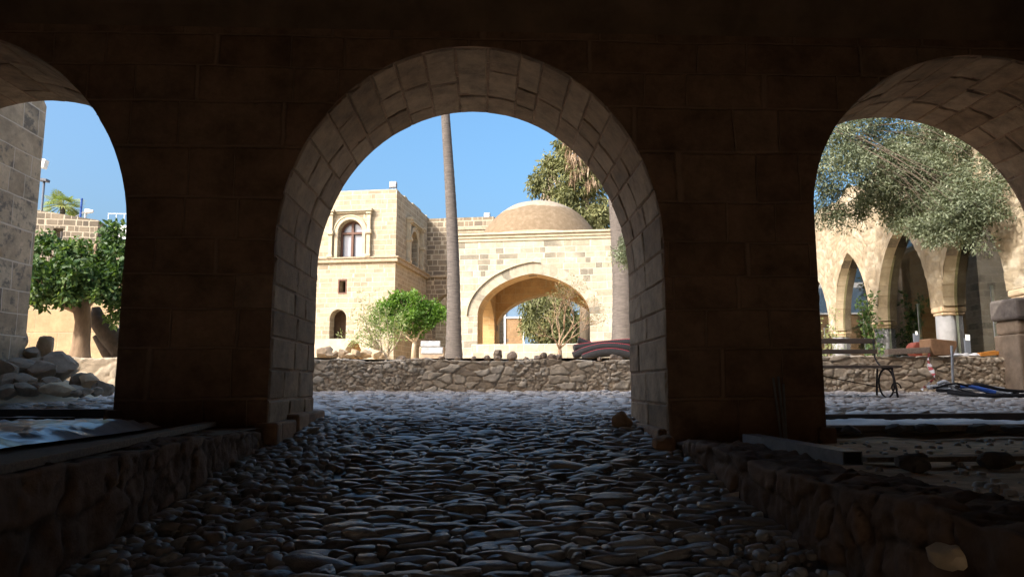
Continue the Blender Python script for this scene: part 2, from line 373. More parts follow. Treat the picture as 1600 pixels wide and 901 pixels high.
def fbm(X, Y, seed, scale=1.0, octv=4):
    """smooth value noise on arrays"""
    g = np.random.default_rng(seed); tot = np.zeros(X.shape); amp = 1; norm = 0
    for o in range(octv):
        T = g.random((64, 64)); x = X * scale * 2 ** o + 11.3 * o; y = Y * scale * 2 ** o + 5.7 * o
        xi = np.floor(x).astype(int); yi = np.floor(y).astype(int); fx = x - xi; fy = y - yi
        fx = fx * fx * (3 - 2 * fx); fy = fy * fy * (3 - 2 * fy); q = lambda a, b: T[a % 64, b % 64]
        tot += amp * ((q(xi, yi) * (1 - fx) + q(xi + 1, yi) * fx) * (1 - fy) + (q(xi, yi + 1) * (1 - fx) + q(xi + 1, yi + 1) * fx) * fy)
        norm += amp; amp *= .5
    return tot / norm - .5

def rubble_wall(name, p0, p1, zb, zt, width, mat, cell=(.30, .15), amp=.05, res=.022, seed=1, parent=None, wob=.055, rough=1.0):
    """a wall whose relief is its stones: front up, top, back down; p0 -> p1 seen from the front left to right"""
    p0, p1 = Vector((p0[0], p0[1])), Vector((p1[0], p1[1])); L = (p1 - p0).length; d = (p1 - p0) / L; nrm = Vector((d.y, -d.x))
    H = zt - zb; tot = H + width + min(H, .5)
    u = np.linspace(0, L, max(2, int(L / res))); s = np.linspace(0, tot, int(tot / res)); U, S = np.meshgrid(u, s)
    Uw = U + fbm(U, S, seed + 3, 3.2) * .22; Sw = S + fbm(U, S, seed + 4, 3.2) * .13
    e, val, _ = voro(Uw, Sw, cell[0], cell[1], seed)
    e2, val2, _ = voro(Uw * 1.0, Sw, cell[0] * .42, cell[1] * .5, seed + 9)     # small stones packed between
    sel = fbm(U, S, seed + 5, 1.9, 2) > .0
    e = np.where(sel, e2 * .8, e); val = np.where(sel, val2, val)
    k = np.clip(e / .17, 0, 1); k = k * k * (3 - 2 * k)
    rel = (k - 1) * amp * .8 + (val - .5) * amp * .9 * k + fbm(U, S, seed + 6, 7, 5) * amp * .9 * rough
    zt_u = fbm(U, U * 0, seed + 7, 1.3) * wob * 2
    zz = np.where(S < H, zb + S, np.where(S < H + width, zt, zt - (S - H - width)))
    off = np.where(S < H, 0, np.where(S < H + width, S - H, width))
    nf = np.where(S < H, 1.0, np.where(S < H + width, 0.0, -1.0)); nt_ = np.where((S >= H) & (S < H + width), 1.0, 0.0)
    blend = np.clip((S - H + .05) / .1, 0, 1); nf = np.where(S < H + width / 2, 1 - blend, nf); nt_ = np.where(S < H + width / 2, blend, nt_)
    X = p0.x + d.x * U - nrm.x * off + nrm.x * rel * nf; Y = p0.y + d.y * U - nrm.y * off + nrm.y * rel * nf
    Z = zz + rel * nt_ + zt_u * np.clip((zz - zb) / H, 0, 1)
    return grid_mesh(name, X, Y, Z, mat, parent, rnd=val, edge=np.clip(e / .10, 0, 1))

def rock_mesh(name, size, seed, cuts=11, sub=3):
    r = random.Random(seed); bm = bmesh.new(); bmesh.ops.create_icosphere(bm, subdivisions=sub, radius=1)
    pl = []
    for _ in range(cuts):
        n = Vector((r.gauss(0, 1), r.gauss(0, 1), r.gauss(0, 1))).normalized(); pl.append((n, r.uniform(.55, .85)))
    o = Vector((r.uniform(0, 90), r.uniform(0, 90), 0))
    for v in bm.verts:
        for n, d in pl:
            k = v.co.dot(n) - d
            if k > 0: v.co -= n * k * .93
        v.co *= 1 + .12 * noise.noise(v.co * 1.7 + o) + .06 * noise.noise(v.co * 4 + o) + .03 * noise.noise(v.co * 9 + o)
    mx = [max(abs(v.co[i]) for v in bm.verts) for i in range(3)]
    for v in bm.verts: v.co = Vector((v.co[i] / mx[i] * size[i] / 2 for i in range(3)))
    me = bpy.data.meshes.new(name); bm.to_mesh(me); bm.free(); return me
def rock(name, label, loc, size, seed, mat, group=None, cat='stone', rot=None, cuts=11):
    me = rock_mesh(name, size, seed, cuts); o = link(name, me, mat, None, True); me.set_sharp_from_angle(angle=R(24))
    r = random.Random(seed + 5); o.rotation_euler = rot or (r.uniform(-.2, .2), r.uniform(-.2, .2), r.uniform(0, 6))
    o.location = (loc[0], loc[1], loc[2] + size[2] * .42)
    return tag(o, label, cat, group)

def leaves(name, cen, rad, per, Ln, Wd, mat, parent, seed, droop=0.0, out=.5, shell=.6, squash=1.0, bias=None):
    """leaf-sized faces in clusters: cen (n,3), rad (n,)"""
    g = np.random.default_rng(seed); cen = np.asarray(cen, float); rad = np.asarray(rad, float); n = len(cen) * per
    ci = np.repeat(np.arange(len(cen)), per)
    d = g.normal(size=(n, 3)); d /= np.linalg.norm(d, axis=1)[:, None]
    rr = g.random(n) ** (1 / (3 - 2 * shell * .9)); pos = cen[ci] + d * (rad[ci] * rr)[:, None] * np.array([1, 1, squash])
    a = d * out + g.normal(size=(n, 3)) * .6 + np.array([0, 0, -droop]); a /= np.linalg.norm(a, axis=1)[:, None]
    q = np.cross(a, g.normal(size=(n, 3))); q /= np.linalg.norm(q, axis=1)[:, None]
    nn = np.cross(a, q)
    L = (Ln * (.65 + .7 * g.random(n)))[:, None]; W = (Wd * (.7 + .6 * g.random(n)))[:, None]
    v = np.stack([pos, pos + a * L * .45 + q * W / 2 + nn * W * .12, pos + a * L, pos + a * L * .45 - q * W / 2 + nn * W * .12], 1).reshape(-1, 3)
    f = np.arange(n * 4).reshape(-1, 4)
    me = bpy.data.meshes.new(name); me.from_pydata(v.tolist(), [], f.tolist()); me.update()
    cr = g.random(len(cen)); val = np.clip(.55 * g.random(n) + .45 * cr[ci], 0, 1)
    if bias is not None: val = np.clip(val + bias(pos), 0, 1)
    at = me.attributes.new('rnd', 'FLOAT', 'POINT'); at.data.foreach_set('value', np.repeat(val, 4).astype(np.float32))
    return link(name, me, mat, parent, False, uv=False)

def limb(mb, a, b, r0, r1, r, sag=.15, n=6, sides=7):
    a, b = Vector(a), Vector(b); L = (b - a).length; off = Vector((r.uniform(-1, 1), r.uniform(-1, 1), r.uniform(.2, 1))) * L * sag
    pts = [a.lerp(b, t) + off * math.sin(math.pi * t) + Vector((r.gauss(0, 1), r.gauss(0, 1), r.gauss(0, 1))) * L * .012 for t in [i / n for i in range(n + 1)]]
    mb.tube(pts, [r0 + (r1 - r0) * i / n for i in range(n + 1)], sides); return pts

# ------------------------------------------------------------------ heights
def ramp_z(y): return .774 + .11 * (y - 6.8)
def court_z(y): return .945 + .066 * (y - 8.35)
YN, YF = 6.8, 8.55        # near and far face of the arcade wall
GZ = 1.8                  # garden level

# ------------------------------------------------------------------ terrain
def sheet(name, x0, x1, y0, y1, z, mat, kind='structure', zf=None, nx=2, ny=2, amp=0, sc=1, seed=0):
    X, Y = np.meshgrid(np.linspace(x0, x1, nx), np.linspace(y0, y1, ny))
    Z = (np.vectorize(zf)(Y) if zf else np.full(X.shape, float(z))) + (fbm(X, Y, seed, sc) * amp if amp else 0)
    o = grid_mesh(name, X, Y, Z, mat); tag(o, kind=kind); return o
sheet('ground', -1500, 1500, -1500, 1500, -1.2, M['soil'])
sheet('garden_ground', -4.9, 60, 12.75, 75, GZ, M['soil'], nx=120, ny=120, amp=.12, sc=.6)
sheet('terrace_ground', -60, -4.92, 14.2, 75, GZ + .02, M['soil'], nx=90, ny=90, amp=.08, sc=.6)
# floors inside the arcade
sheet('passage_floor', -16, -2.05, -3.5, YF, .955, M['slab'], nx=80, ny=60, amp=.02, sc=1.5)
sheet('sandy_floor', 1.95, 16, -3.5, YF, .80, M['sand'], nx=220, ny=200, amp=.11, sc=1.3, seed=3)

def stone_field(items, seed, base=(10, 7)):
    """items: (x, y, z, lx, ly, lz, rot) -> rounded stones"""
    ns, nr = base; g = np.random.default_rng(seed); bv = [(0, 0, 1)]
    for i in range(1, nr):
        ph = math.pi * i / nr * .72
        for j in range(ns):
            a = 2 * math.pi * (j + .5 * (i % 2)) / ns; bv.append((math.sin(ph) * math.cos(a), math.sin(ph) * math.sin(a), math.cos(ph)))
    bv = np.array(bv); bf = [(0, 1 + j, 1 + (j + 1) % ns) for j in range(ns)]
    for i in range(nr - 2):
        b = 1 + i * ns; bf += [(b + j, b + ns + j, b + ns + (j + 1) % ns, b + (j + 1) % ns) for j in range(ns)]
    V = []; Fc = []; A = []; nb = len(bv)
    for q, (x, y, z, lx, ly, lz, rt) in enumerate(items):
        w = g.normal(size=3) * 1.6; ph = g.random() * 6
        b = np.sign(bv) * np.abs(bv) ** np.array([.8, .8, .6])
        b = b * (1 + .13 * np.sin(bv @ w * 1.5 + ph) + .06 * np.sin(bv @ w[::-1] * 3.7 + ph))[:, None] * np.array([lx / 2, ly / 2, lz])
        tx, ty = g.normal() * .10, g.normal() * .12
        b[:, 2] += b[:, 0] * tx + b[:, 1] * ty
        c, s = math.cos(rt), math.sin(rt)
        V.append(np.stack([b[:, 0] * c - b[:, 1] * s + x, b[:, 0] * s + b[:, 1] * c + y, b[:, 2] + z], 1))
        Fc += [tuple(i + q * nb for i in f) for f in bf]; A.append(np.full(nb, g.random()))
    return np.concatenate(V), Fc, np.concatenate(A)
def field_obj(name, items, seed, mat, floor=None, base=(10, 7)):
    V, Fc, A = stone_field(items, seed, base); E = np.ones(len(V)); smooth = [True] * len(Fc)
    V = V.tolist(); b = len(V)
    if floor is not None:
        X, Y, Z = floor; h, w = X.shape; V += np.stack([X, Y, Z], -1).reshape(-1, 3).tolist()
        i = np.arange(h * w).reshape(h, w) + b
        Fc += np.stack([i[:-1, :-1], i[:-1, 1:], i[1:, 1:], i[1:, :-1]], -1).reshape(-1, 4).tolist()
        A = np.concatenate([A, np.zeros(h * w)]); E = np.concatenate([E, np.zeros(h * w)])
    me = bpy.data.meshes.new(name); me.from_pydata(V, [], Fc); me.update()
    for nme, arr in (('rnd', A), ('edge', E)):
        a = me.attributes.new(nme, 'FLOAT', 'POINT'); a.data.foreach_set('value', arr.astype(np.float32))
    return link(name, me, mat, None, True, uv=False)

def rows(x0, x1, y0, y1, zf, lo, hi, pitch, hgt, r, skip=None):
    it = []; y = y0
    while y < y1:
        p = pitch * r.uniform(.72, 1.35); x = x0 - r.random() * hi
        while x < x1:
            L = lo + (hi - lo) * r.random() ** 1.7
            yy = y + r.gauss(0, pitch * .22); xx = x + L / 2
            if not (skip and skip(xx, yy)):
                it.append((xx, yy, zf(yy) - hgt * .30, L * 1.04, p * r.uniform(.85, 1.25), hgt * r.uniform(.65, 1.5), r.gauss(0, .12)))
            x += L * .98
        y += p
    return it
r_ = random.Random(3)
left_edge = lambda x, y: (x < -1.25 - .12 * math.sin(y * 3) - .35 * max(0, (4.6 - y)) and y > 2.5) or (x > 1.2 and y < 4.2 and x > 1.2 + .1 * math.sin(y * 5))
it = rows(-1.98, 1.72, .6, 8.36, ramp_z, .07, .38, .088, .031, r_, left_edge)
# irregular big ones
for _ in range(26):
    x, y = r_.uniform(-1, 1.2), r_.uniform(3, 8.2); it.append((x, y, ramp_z(y) - .01, r_.uniform(.24, .42), r_.uniform(.11, .17), r_.uniform(.045, .06), r_.gauss(0, .15)))
X, Y = np.meshgrid(np.linspace(-2.06, 1.96, 60), np.linspace(-3.5, 8.38, 150)); Z = .774 + .11 * (Y - 6.8) - .014 + fbm(X, Y, 5, 6) * .02
tag(field_obj('cobbled_path', it, 4, M['cobble'], (X, Y, Z)), kind='structure')
it = rows(-9, 12.5, 8.42, 13.0, court_z, .10, .34, .12, .028, r_)
for i in range(22):
    x = 3.4 + i * .34 + r_.uniform(-.05, .05); it.append((x, 8.50 + r_.uniform(-.03, .04), court_z(8.5) - .02, .36, .24, .085, r_.gauss(0, .1)))
X, Y = np.meshgrid(np.linspace(-30, 30, 160), np.linspace(8.36, 15.5, 60)); Z = .945 + .066 * (Y - 8.35) - .015 + fbm(X, Y, 8, 3) * .025
tag(field_obj('courtyard_paving', it, 6, M['court'], (X, Y, Z), base=(9, 5)), kind='structure')
# loose pebbles along the edges of the path
it = []
for _ in range(1500):
    y = r_.uniform(2.6, 8.25); x = -2.0 + (r_.random() ** 1.3) * (.85 if y > 4.6 else .85 + .35 * (4.6 - y) * .5)
    s = r_.uniform(.05, .115); it.append((x, y, ramp_z(y) - .012, s * r_.uniform(1, 1.6), s, s * r_.uniform(.35, .6), r_.uniform(0, 3)))
for _ in range(260):
    y = r_.uniform(2.4, 4.3); x = r_.uniform(1.15, 1.74); s = r_.uniform(.04, .09)
    it.append((x, y, ramp_z(y) - .01, s * r_.uniform(1, 1.6), s, s * r_.uniform(.35, .6), r_.uniform(0, 3)))
tag(field_obj('pebbles', it, 9, M['pebble'], None, base=(8, 5)), 'small rounded pebbles along the foot of the kerb walls', 'pebbles', kind='stuff')

# ------------------------------------------------------------------ the vaulted arcade we stand in
ar = empty('vaulted_arcade', (0, YN, 0), 'dark vaulted stone arcade with three round arches framing the courtyard', 'arcade')
def W(o): o.location = -Vector((0, YN, 0)); return o       # parts modelled in world coordinates
pL = P(197, 335, YN); pa = P(-106, 30, YN)
c0 = P(430, 400, YN); c1 = P(1036, 400, YN); ca = P(738, 74, YN); cs_ = P(733, 385, YN)
OPEN = []
OPEN.append(dict(xl=pL.x - 3.72, xr=pL.x, zs=pL.z - .2, zt=P(-60, 50, YN).z, zb=.9))
OPEN.append(dict(xl=c0.x, xr=c1.x, zs=cs_.z, zt=ca.z, zb=.6))
rl = P(1274, 330, YN); ra = P(1535, 88, YN)
OPEN.append(dict(xl=rl.x, xr=rl.x + 3.55, zs=rl.z, zt=ra.z, zb=.7))
TOPZ = 6.6; g = .012
poly = [(-16, .2)]
for o in OPEN:
    op = opening(o['xl'] - g, o['xr'] + g, .2, o['zs'], o['zt'] + g, n=44); poly += op
poly += [(16, .2), (16, TOPZ), (-16, TOPZ)]
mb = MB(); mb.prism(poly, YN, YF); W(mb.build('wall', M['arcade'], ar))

def arch_lining(o, seed):
    """worn stone blocks lining the reveal: jamb courses, then voussoirs"""
    r = random.Random(seed)
    path = [(o['xl'], o['zb'] + (o['zs'] - o['zb']) * i / 20) for i in range(20)] + arch_pts(o['xl'], o['xr'], o['zs'], o['zt'], n=90) + [(o['xr'], o['zs'] - (o['zs'] - o['zb']) * i / 20) for i in range(1, 21)]
    path = [Vector(p) for p in path]; cum = [0]
    for a, b in zip(path, path[1:]): cum.append(cum[-1] + (b - a).length)
    cx = (o['xl'] + o['xr']) / 2
    def at(s):
        s = min(max(s, 0), cum[-1]); i = max(0, min(len(path) - 2, int(np.searchsorted(cum, s)) - 1))
        t = (s - cum[i]) / max(1e-9, cum[i + 1] - cum[i]); p = path[i].lerp(path[i + 1], t); d = (path[i + 1] - path[i]).normalized()
        return p, Vector((-d.y, d.x))       # outward normal (left of travel: travel goes up the left jamb)
    mb = MB(); s = 0; k = 0
    us = [0, .05, .28, .5, .72, .95, 1]
    while s < cum[-1] - .05:
        L = r.uniform(.24, .36); e = s + L
        if cum[-1] - e < .25: e = cum[-1]
        y = YN + .004; cuts = [YN + .004]
        n = r.choice([2, 3, 3]); base = [(i + (.5 if k % 2 else .0) * .6) / n for i in range(1, n)]
        cuts += [YN + (YF - YN) * min(.85, max(.15, b + r.uniform(-.06, .06))) for b in base] + [YF - .004]
        for a, b in zip(cuts, cuts[1:]):
            dr = r.uniform(-.006, .006); tl = r.uniform(-.005, .005); ph = Vector((r.uniform(0, 50), r.uniform(0, 50), 0)); gp = .006
            vs = []; nn = len(us); rv = r.random()
            for i, u in enumerate(us):
                for j, w in enumerate(us):
                    ss = s + gp + (e - s - 2 * gp) * u; yy = a + gp + (b - a - 2 * gp) * w; p, nv = at(ss)
                    chamf = .011 if i in (0, nn - 1) or j in (0, nn - 1) else 0
                    q = dr + tl * (u - .5) * 2 + chamf + .005 * noise.noise(Vector((ss * 6, yy * 6, 0)) + ph) + (r.uniform(.01, .035) if chamf and r.random() < .16 else 0)
                    pp = p + nv * q; vs.append((pp.x, yy, pp.y))
            fs = [(i * nn + j, i * nn + j + 1, (i + 1) * nn + j + 1, (i + 1) * nn + j) for i in range(nn - 1) for j in range(nn - 1)]
            nb = len(vs); ring = [j for j in range(nn)] + [i * nn + nn - 1 for i in range(1, nn)] + [(nn - 1) * nn + j for j in range(nn - 2, -1, -1)] + [i * nn for i in range(nn - 2, 0, -1)]
            for q in ring:
                x, yy, z = vs[q]; i = q // nn; p, nv = at(s + gp + (e - s - 2 * gp) * us[i]); vs.append((x + nv.x * .06, yy, z + nv.y * .06))
            m = len(ring); fs += [(ring[i], ring[(i + 1) % m], nb + (i + 1) % m, nb + i) for i in range(m)]
            mb.add(vs, fs, rv)
        s = e; k += 1
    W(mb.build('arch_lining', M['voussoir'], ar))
    mo = MB(); n = len(path); q = []
    for i, p in enumerate(path):
        d = (path[min(i + 1, n - 1)] - path[max(i - 1, 0)]).normalized(); q.append(p + Vector((-d.y, d.x)) * .0165)
    mo.add([(p.x, YN + .016, p.y) for p in q] + [(p.x, YF - .016, p.y) for p in q], [(i, i + 1, i + 1 + n, i + n) for i in range(n - 1)])
    return W(mo.build('mortar_joints', M['mortar'], ar))
for i, o in enumerate(OPEN): arch_lining(o, 20 + i)
# vault, back and end walls
mb = MB(); n = 24; y0, y1 = -3.5, YN - .01; cy = (y0 + y1) / 2; hy = (y1 - y0) / 2; sp = 4.85; rise = 1.6; prof = []
for i in range(n + 1):
    a = math.pi * i / n; prof.append((cy - hy * math.cos(a), sp + rise * math.sin(a)))
prof += [(y1 + .02, 7.0), (y0 - .3, 7.0), (y0 - .3, sp)]
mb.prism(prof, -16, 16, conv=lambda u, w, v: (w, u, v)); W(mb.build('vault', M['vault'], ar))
mb = MB(); mb.prism([(-16, -1), (-1.7, -1)] + arch_pts(-1.7, 1.0, .9, 2.2, n=20) + [(1.0, -1), (16, -1), (16, 7), (-16, 7)], -3.9, -3.5); W(mb.build('back_wall', M['arcade'], ar))  # doorway in this unseen wall is added to bounce light onto the piers
for x in (-16, 15.6):
    mb = MB(); mb.box(x, x + .4, -3.5, YF + .5, -1, 7); W(mb.build('end_wall', M['arcade'], ar))
# plinth courses at the foot of the middle arch
mb = MB(); x = OPEN[1]['xl']
mb.box(x - .1, x + .11, YN - .06, YN + .62, .5, 1.0); mb.box(x - .1, x + .13, YN + .63, YF + .05, .5, 1.05)
W(mb.build('plinth', M['arcade'], ar, bevel=.025))
mb = MB(); x = OPEN[1]['xr']
mb.box(x - .07, x + .1, YN + .1, YF + .03, .5, .93); W(mb.build('plinth', M['arcade'], ar, bevel=.025))
mb = MB(); mb.box(OPEN[2]['xl'] - .1, OPEN[2]['xl'] + .07, YN - .05, YF + .03, .5, .95); W(mb.build('plinth', M['arcade'], ar, bevel=.03))
mb = MB(); mb.box(OPEN[0]['xr'] - .06, OPEN[0]['xr'] + .1, YN - .05, YF + .03, .7, 1.12); W(mb.build('plinth', M['arcade'], ar, bevel=.03))

# kerb walls either side of the path
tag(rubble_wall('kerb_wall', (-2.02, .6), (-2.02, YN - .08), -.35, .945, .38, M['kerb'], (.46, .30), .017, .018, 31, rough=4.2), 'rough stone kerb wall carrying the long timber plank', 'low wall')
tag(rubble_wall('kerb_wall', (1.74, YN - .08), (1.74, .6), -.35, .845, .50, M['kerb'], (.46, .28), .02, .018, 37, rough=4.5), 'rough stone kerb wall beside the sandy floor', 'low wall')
rock('kerb_block', 'brown stone block at the foot of the pier beside the path', (1.62, 6.62, .68), (.24, .26, .24), 71, M['rock_brown'], cuts=10)
rock('loose_block', 'square brown stone block lying alone under the middle arch', P(972, 671, 7.75) - Vector((0, 0, .0)), (.23, .22, .235), 72, M['rock_brown'], cuts=9, rot=(0, .1, .4))
rock('sun_patch_block', 'stone set in the kerb wall end, sunlight put into its yellow colour', P(1487, 888, 2.75), (.13, .18, .11), 75, M['rock_tan'], rot=(0, 0, .3), cuts=4)  # patch of warm sunlight is imitated by the pale yellow colour
rock('stone_flake', 'thin pale stone flake lying on pebbles by the plinth', P(489, 676, 7.0), (.16, .07, .05), 74, M['rock'], rot=(0, -.5, .5))

it = [(r_.uniform(2.35, 8), r_.uniform(3.4, 7.1), .80, q, q * r_.uniform(.5, 1), q * .35, r_.uniform(0, 3)) for q in [r_.uniform(.02, .075) for _ in range(420)]]
tag(field_obj('gravel_grit', it, 19, M['court'], None, base=(7, 4)), 'scattered grit and stone chips on the sandy floor', 'grit', kind='stuff')
def plank(name, label, a, b, w, t, mat, cat='plank', group=None, tilt=0, bevel=.006):
    a, b = Vector(a), Vector(b); d = b - a; L = d.length; mb = MB(); n = max(2, int(L / .35))
    for i in range(1): mb.box(0, L, -w / 2, w / 2, 0, t)
    o = mb.build(name, mat, None, bevel=bevel); q = d.to_track_quat('X', 'Z'); o.rotation_mode = 'QUATERNION'
    from mathutils import Quaternion
    o.rotation_quaternion = q @ Quaternion((1, 0, 0), tilt); o.location = a; return tag(o, label, cat, group)
plank('timber_plank', 'long weathered timber plank lying on top of the kerb wall', (-2.46, 6.62, .975), (-1.95, 1.6, .96), .105, .045, M['timber'])
z0 = 1.0
plank('timber_beam', 'dark timber beam across the side arch in front of the rock pile', (P(-60, 640, 8.0).x, 8.0, .985), (P(178, 640, 8.0).x, 8.05, .985), .14, .10, M['timber_dark'], 'beam')
plank('timber_beam', 'short dark timber beam between two bluish plastic strips', (P(-60, 655, 7.25).x, 7.2, .965), (P(112, 655, 7.2).x, 7.2, .965), .12, .07, M['timber_dark'], 'beam')
plank('timber_board', 'small brown board lying flat at the corner of the pier', (P(75, 660, 6.7).x, 6.55, .96), (P(190, 655, 6.9).x, 6.9, .97), .14, .04, M['rock_brown'], 'board')

def crumple(name, label, x0, x1, y0, y1, z, amp, sc, mat, seed, cat='sheet', skew=0, res=.045):
    nx, ny = int((x1 - x0) / res), int((y1 - y0) / res); X, Y = np.meshgrid(np.linspace(x0, x1, nx), np.linspace(y0, y1, ny))
    rid = np.abs(fbm(X + Y * .3, Y, seed, sc, 4)); Z = z + amp * (1 - 3.2 * rid) + fbm(X, Y, seed + 1, sc * 3) * amp * .5
    ed = np.minimum.reduce([X - x0, x1 - X, Y - y0, y1 - Y]); Z = np.where(ed < .12, z + (Z - z) * ed / .12, Z); Z = np.maximum(Z, z - .0)
    X = X + fbm(Y, X, seed + 2, 1.1) * .3 + skew * (Y - y0)
    return tag(grid_mesh(name, X, Y, Z, mat), label, cat)
crumple('plastic_sheet', 'crumpled bluish plastic sheet spread over the floor behind the plank', -7.5, -2.62, 2.2, 6.45, .985, .08, 2.4, M['tarp'], 41, skew=-.05)
crumple('plastic_strip', 'pale bluish plastic strip just behind the long dark beam', -8, -3.75, 7.42, 7.88, .97, .05, 1.6, M['tarp'], 43)
crumple('plastic_strip', 'bluish plastic strip in front of the short dark beam', -8, -4.15, 6.72, 7.08, .975, .05, 1.6, M['tarp'], 44)
# the sandy side
plank('timber_beam', 'thick dark beam spanning the side arch before the paved court', (3.25, 8.3, .90), (8.2, 8.3, .93), .16, .10, M['timber_dark'], 'beam')
plank('timber_board', 'thin brown board weighed down by dark stones', (3.35, 7.28, .875), (8.2, 7.28, .895), .14, .06, M['timber'], 'board')
crumple('white_sheet', 'pale sheet stretched behind the board with the dark stones', 3.4, 8.4, 7.45, 8.18, .91, .06, 1.3, M['cloth'], 47)
plank('ground_board', 'grey board half buried in the sand near the metal tube', (P(1345, 724, 4.95).x, 4.95, .825), (8.0, 5.15, .835), .16, .035, M['timber'], 'board')
for i, (px, py, d, s) in enumerate([(1313, 684, 7.0, .22), (1398, 681, 7.1, .27), (1450, 680, 7.1, .27), (1528, 677, 7.15, .25), (1583, 676, 7.15, .23), (1330, 686, 6.85, .15)]):
    lab = ['dark stone lump nearest the pier on the thin board', 'second dark stone lump from the pier on the thin board', 'third dark stone lump from the pier on the thin board',
           'fourth dark stone lump from the pier on the thin board', 'dark stone lump farthest from the pier on the thin board', 'smallest dark lump lying on sand by the pier'][i]
    p = P(px, py, d); rock('weight_stone', lab, (p.x, d, .87), (s * .9, .2, .10), 80 + i, M['rock_dark'], 'dark stones weighing down the board')
rock('sand_lump', 'dark lump on the sand just in front of the metal tube end', (P(1425, 742, 4.6).x, 4.6, .80), (.23, .2, .14), 90, M['rock_dark'], 'dark lumps on the sand')
rock('sand_lump', 'dark ragged lump on sand farther along the half buried board', (P(1560, 735, 4.75).x, 4.75, .80), (.25, .2, .13), 91, M['rock_dark'], 'dark lumps on the sand')
# box section tube: hollow end
a, b = P(1172, 690, 6.1), P(1333, 724, 4.55); a.z = .85; b.z = .845
mb = MB(); L = (b - a).length; w, h, t = .13, .085, .008
outer = [(-w / 2, 0), (w / 2, 0), (w / 2, h), (-w / 2, h)]; inn = [(-w / 2 + t, t), (w / 2 - t, t), (w / 2 - t, h - t), (-w / 2 + t, h - t)]
mb.prism(outer, 0, L, conv=lambda u, w_, v: (w_, u, v), holes=[inn]); o = mb.build('metal_tube', M['dull_steel'], None)
o.rotation_mode = 'QUATERNION'; o.rotation_quaternion = (b - a).to_track_quat('X', 'Z'); o.location = a
tag(o, 'hollow galvanised box tube lying between kerb wall and sand', 'metal tube')
for i, (bx_, tx_, th, lab) in enumerate([(1222, 1208, 590, 'tallest thin metal rod leaning on the pier'), (1227, 1216, 588, 'middle thin metal rod leaning on the pier'), (1229, 1224, 600, 'shortest thin metal rod leaning on the pier')]):
    p0 = P(bx_, 692, 6.62); p0.z = .80; p1 = P(tx_, th, YN - .03); mb = MB(); mb.tube([p0, p1], .011, 6); tag(mb.build('leaning_rod', M['steel'], None), lab, 'rod', 'rods leaning on the pier')

# ------------------------------------------------------------------ left arch: wing wall, rocks, tree, terrace, far wall
FW = Frame((P(52, 400, 11).x, 11, 0), 0)
mb = MB(); xw = FW.o.x
top = [(YF + .02, .6), (11.0, .6), (11.0, P(55, 162, 11).z - .05), (10.6, P(55, 162, 11).z + .35), (YF + .02, 6.0)]
mb.prism(top, xw - 1.2, xw, conv=lambda u, w, v: (w, u, v)); o = mb.build('wing_wall', M['wing'], None); tag(o, 'tall weathered block wall with dark stains beside the rock pile', 'wall')
mb = MB(); tag(rubble_wall('terrace_wall', (-12, 14.0), (-4.9, 14.0), court_z(14) - .3, GZ + .05, .4, M['rubble'], (.6, .3), .03, .03, 51), 'low sunlit stone terrace wall below the broad leafy tree', 'low wall')
fA = Frame(P(205, 560, 17.2), R(3)); fA.o.z = GZ
mb = MB(); mb.prism([(-9, -.1), (.6, -.1), (.6, 2.3), (-9, 2.3)], 0, .5); o = mb.build('garden_block_wall', M['terrace'], None); o.location = fA.o; o.rotation_euler.z = -fA.a
tag(o, 'sunlit ochre block wall directly behind the broad leafy tree', 'wall')
# iron grille beside it
mb = MB()
for i in range(6): mb.box(i * .11, i * .11 + .015, 0, .015, 0, .75)
for i in range(6): mb.box(0, .57, -.012, 0, i * .14, i * .14 + .015)
o = mb.build('window_grille', M['dark_metal'], None); o.location = P(184, 532, 17.05); tag(o, 'small square iron grille behind the leafy tree trunk', 'grille')
# far wall, stepped parapet
fB = Frame(P(156, 345, 27), R(-8)); fB.o.z = GZ
u0, zt0 = fB.front(40, 325); u1, zt1 = fB.front(154, 344)
hw = fB.front(83, 360), fB.front(98, 370)
mb = MB(); pol = [(-14, -.1), (u1 + .8, -.1), (u1 + .8, zt1 - GZ - .75), (u1, zt1 - GZ - .75), (u1, zt1 - GZ), (u0, zt0 - GZ), (-14, zt0 - GZ + .5)]
hole = [(hw[0][0], hw[1][1] - GZ - .1), (hw[1][0], hw[1][1] - GZ - .1), (hw[1][0], hw[0][1] - GZ + .1), (hw[0][0], hw[0][1] - GZ + .1)]
mb.prism(pol, 0, .6, holes=[hole]); o = mb.build('boundary_wall', M['farwall'], None); o.location = fB.o; o.rotation_euler.z = -fB.a
tag(o, 'distant tall wall of dark blocks with pale joints and small opening', 'wall')
# white house
fw = P(203, 380, 46); e = empty('white_house', (fw.x, 46, GZ), 'small white house with roof railing beyond the far wall', 'house')
hz = P(190, 352, 46).z - GZ
mb = MB(); mb.box(-1.35, 5, 0, 6, -.1, hz); mb.build('wall', M['white'], e)
mb = MB(); mb.box(-1.5, 5, -.05, .1, hz + .75, hz + .775)
for i in range(9): mb.box(-1.5 + i * .5, -1.475 + i * .5, -.012, .012, hz + .001, hz + .75)
mb.build('railing', M['white'], e)
mb = MB(); mb.box(-.9, -.2, -.03, .05, hz - 2.3, hz - .9); mb.build('window', M['glass_blue'], e)

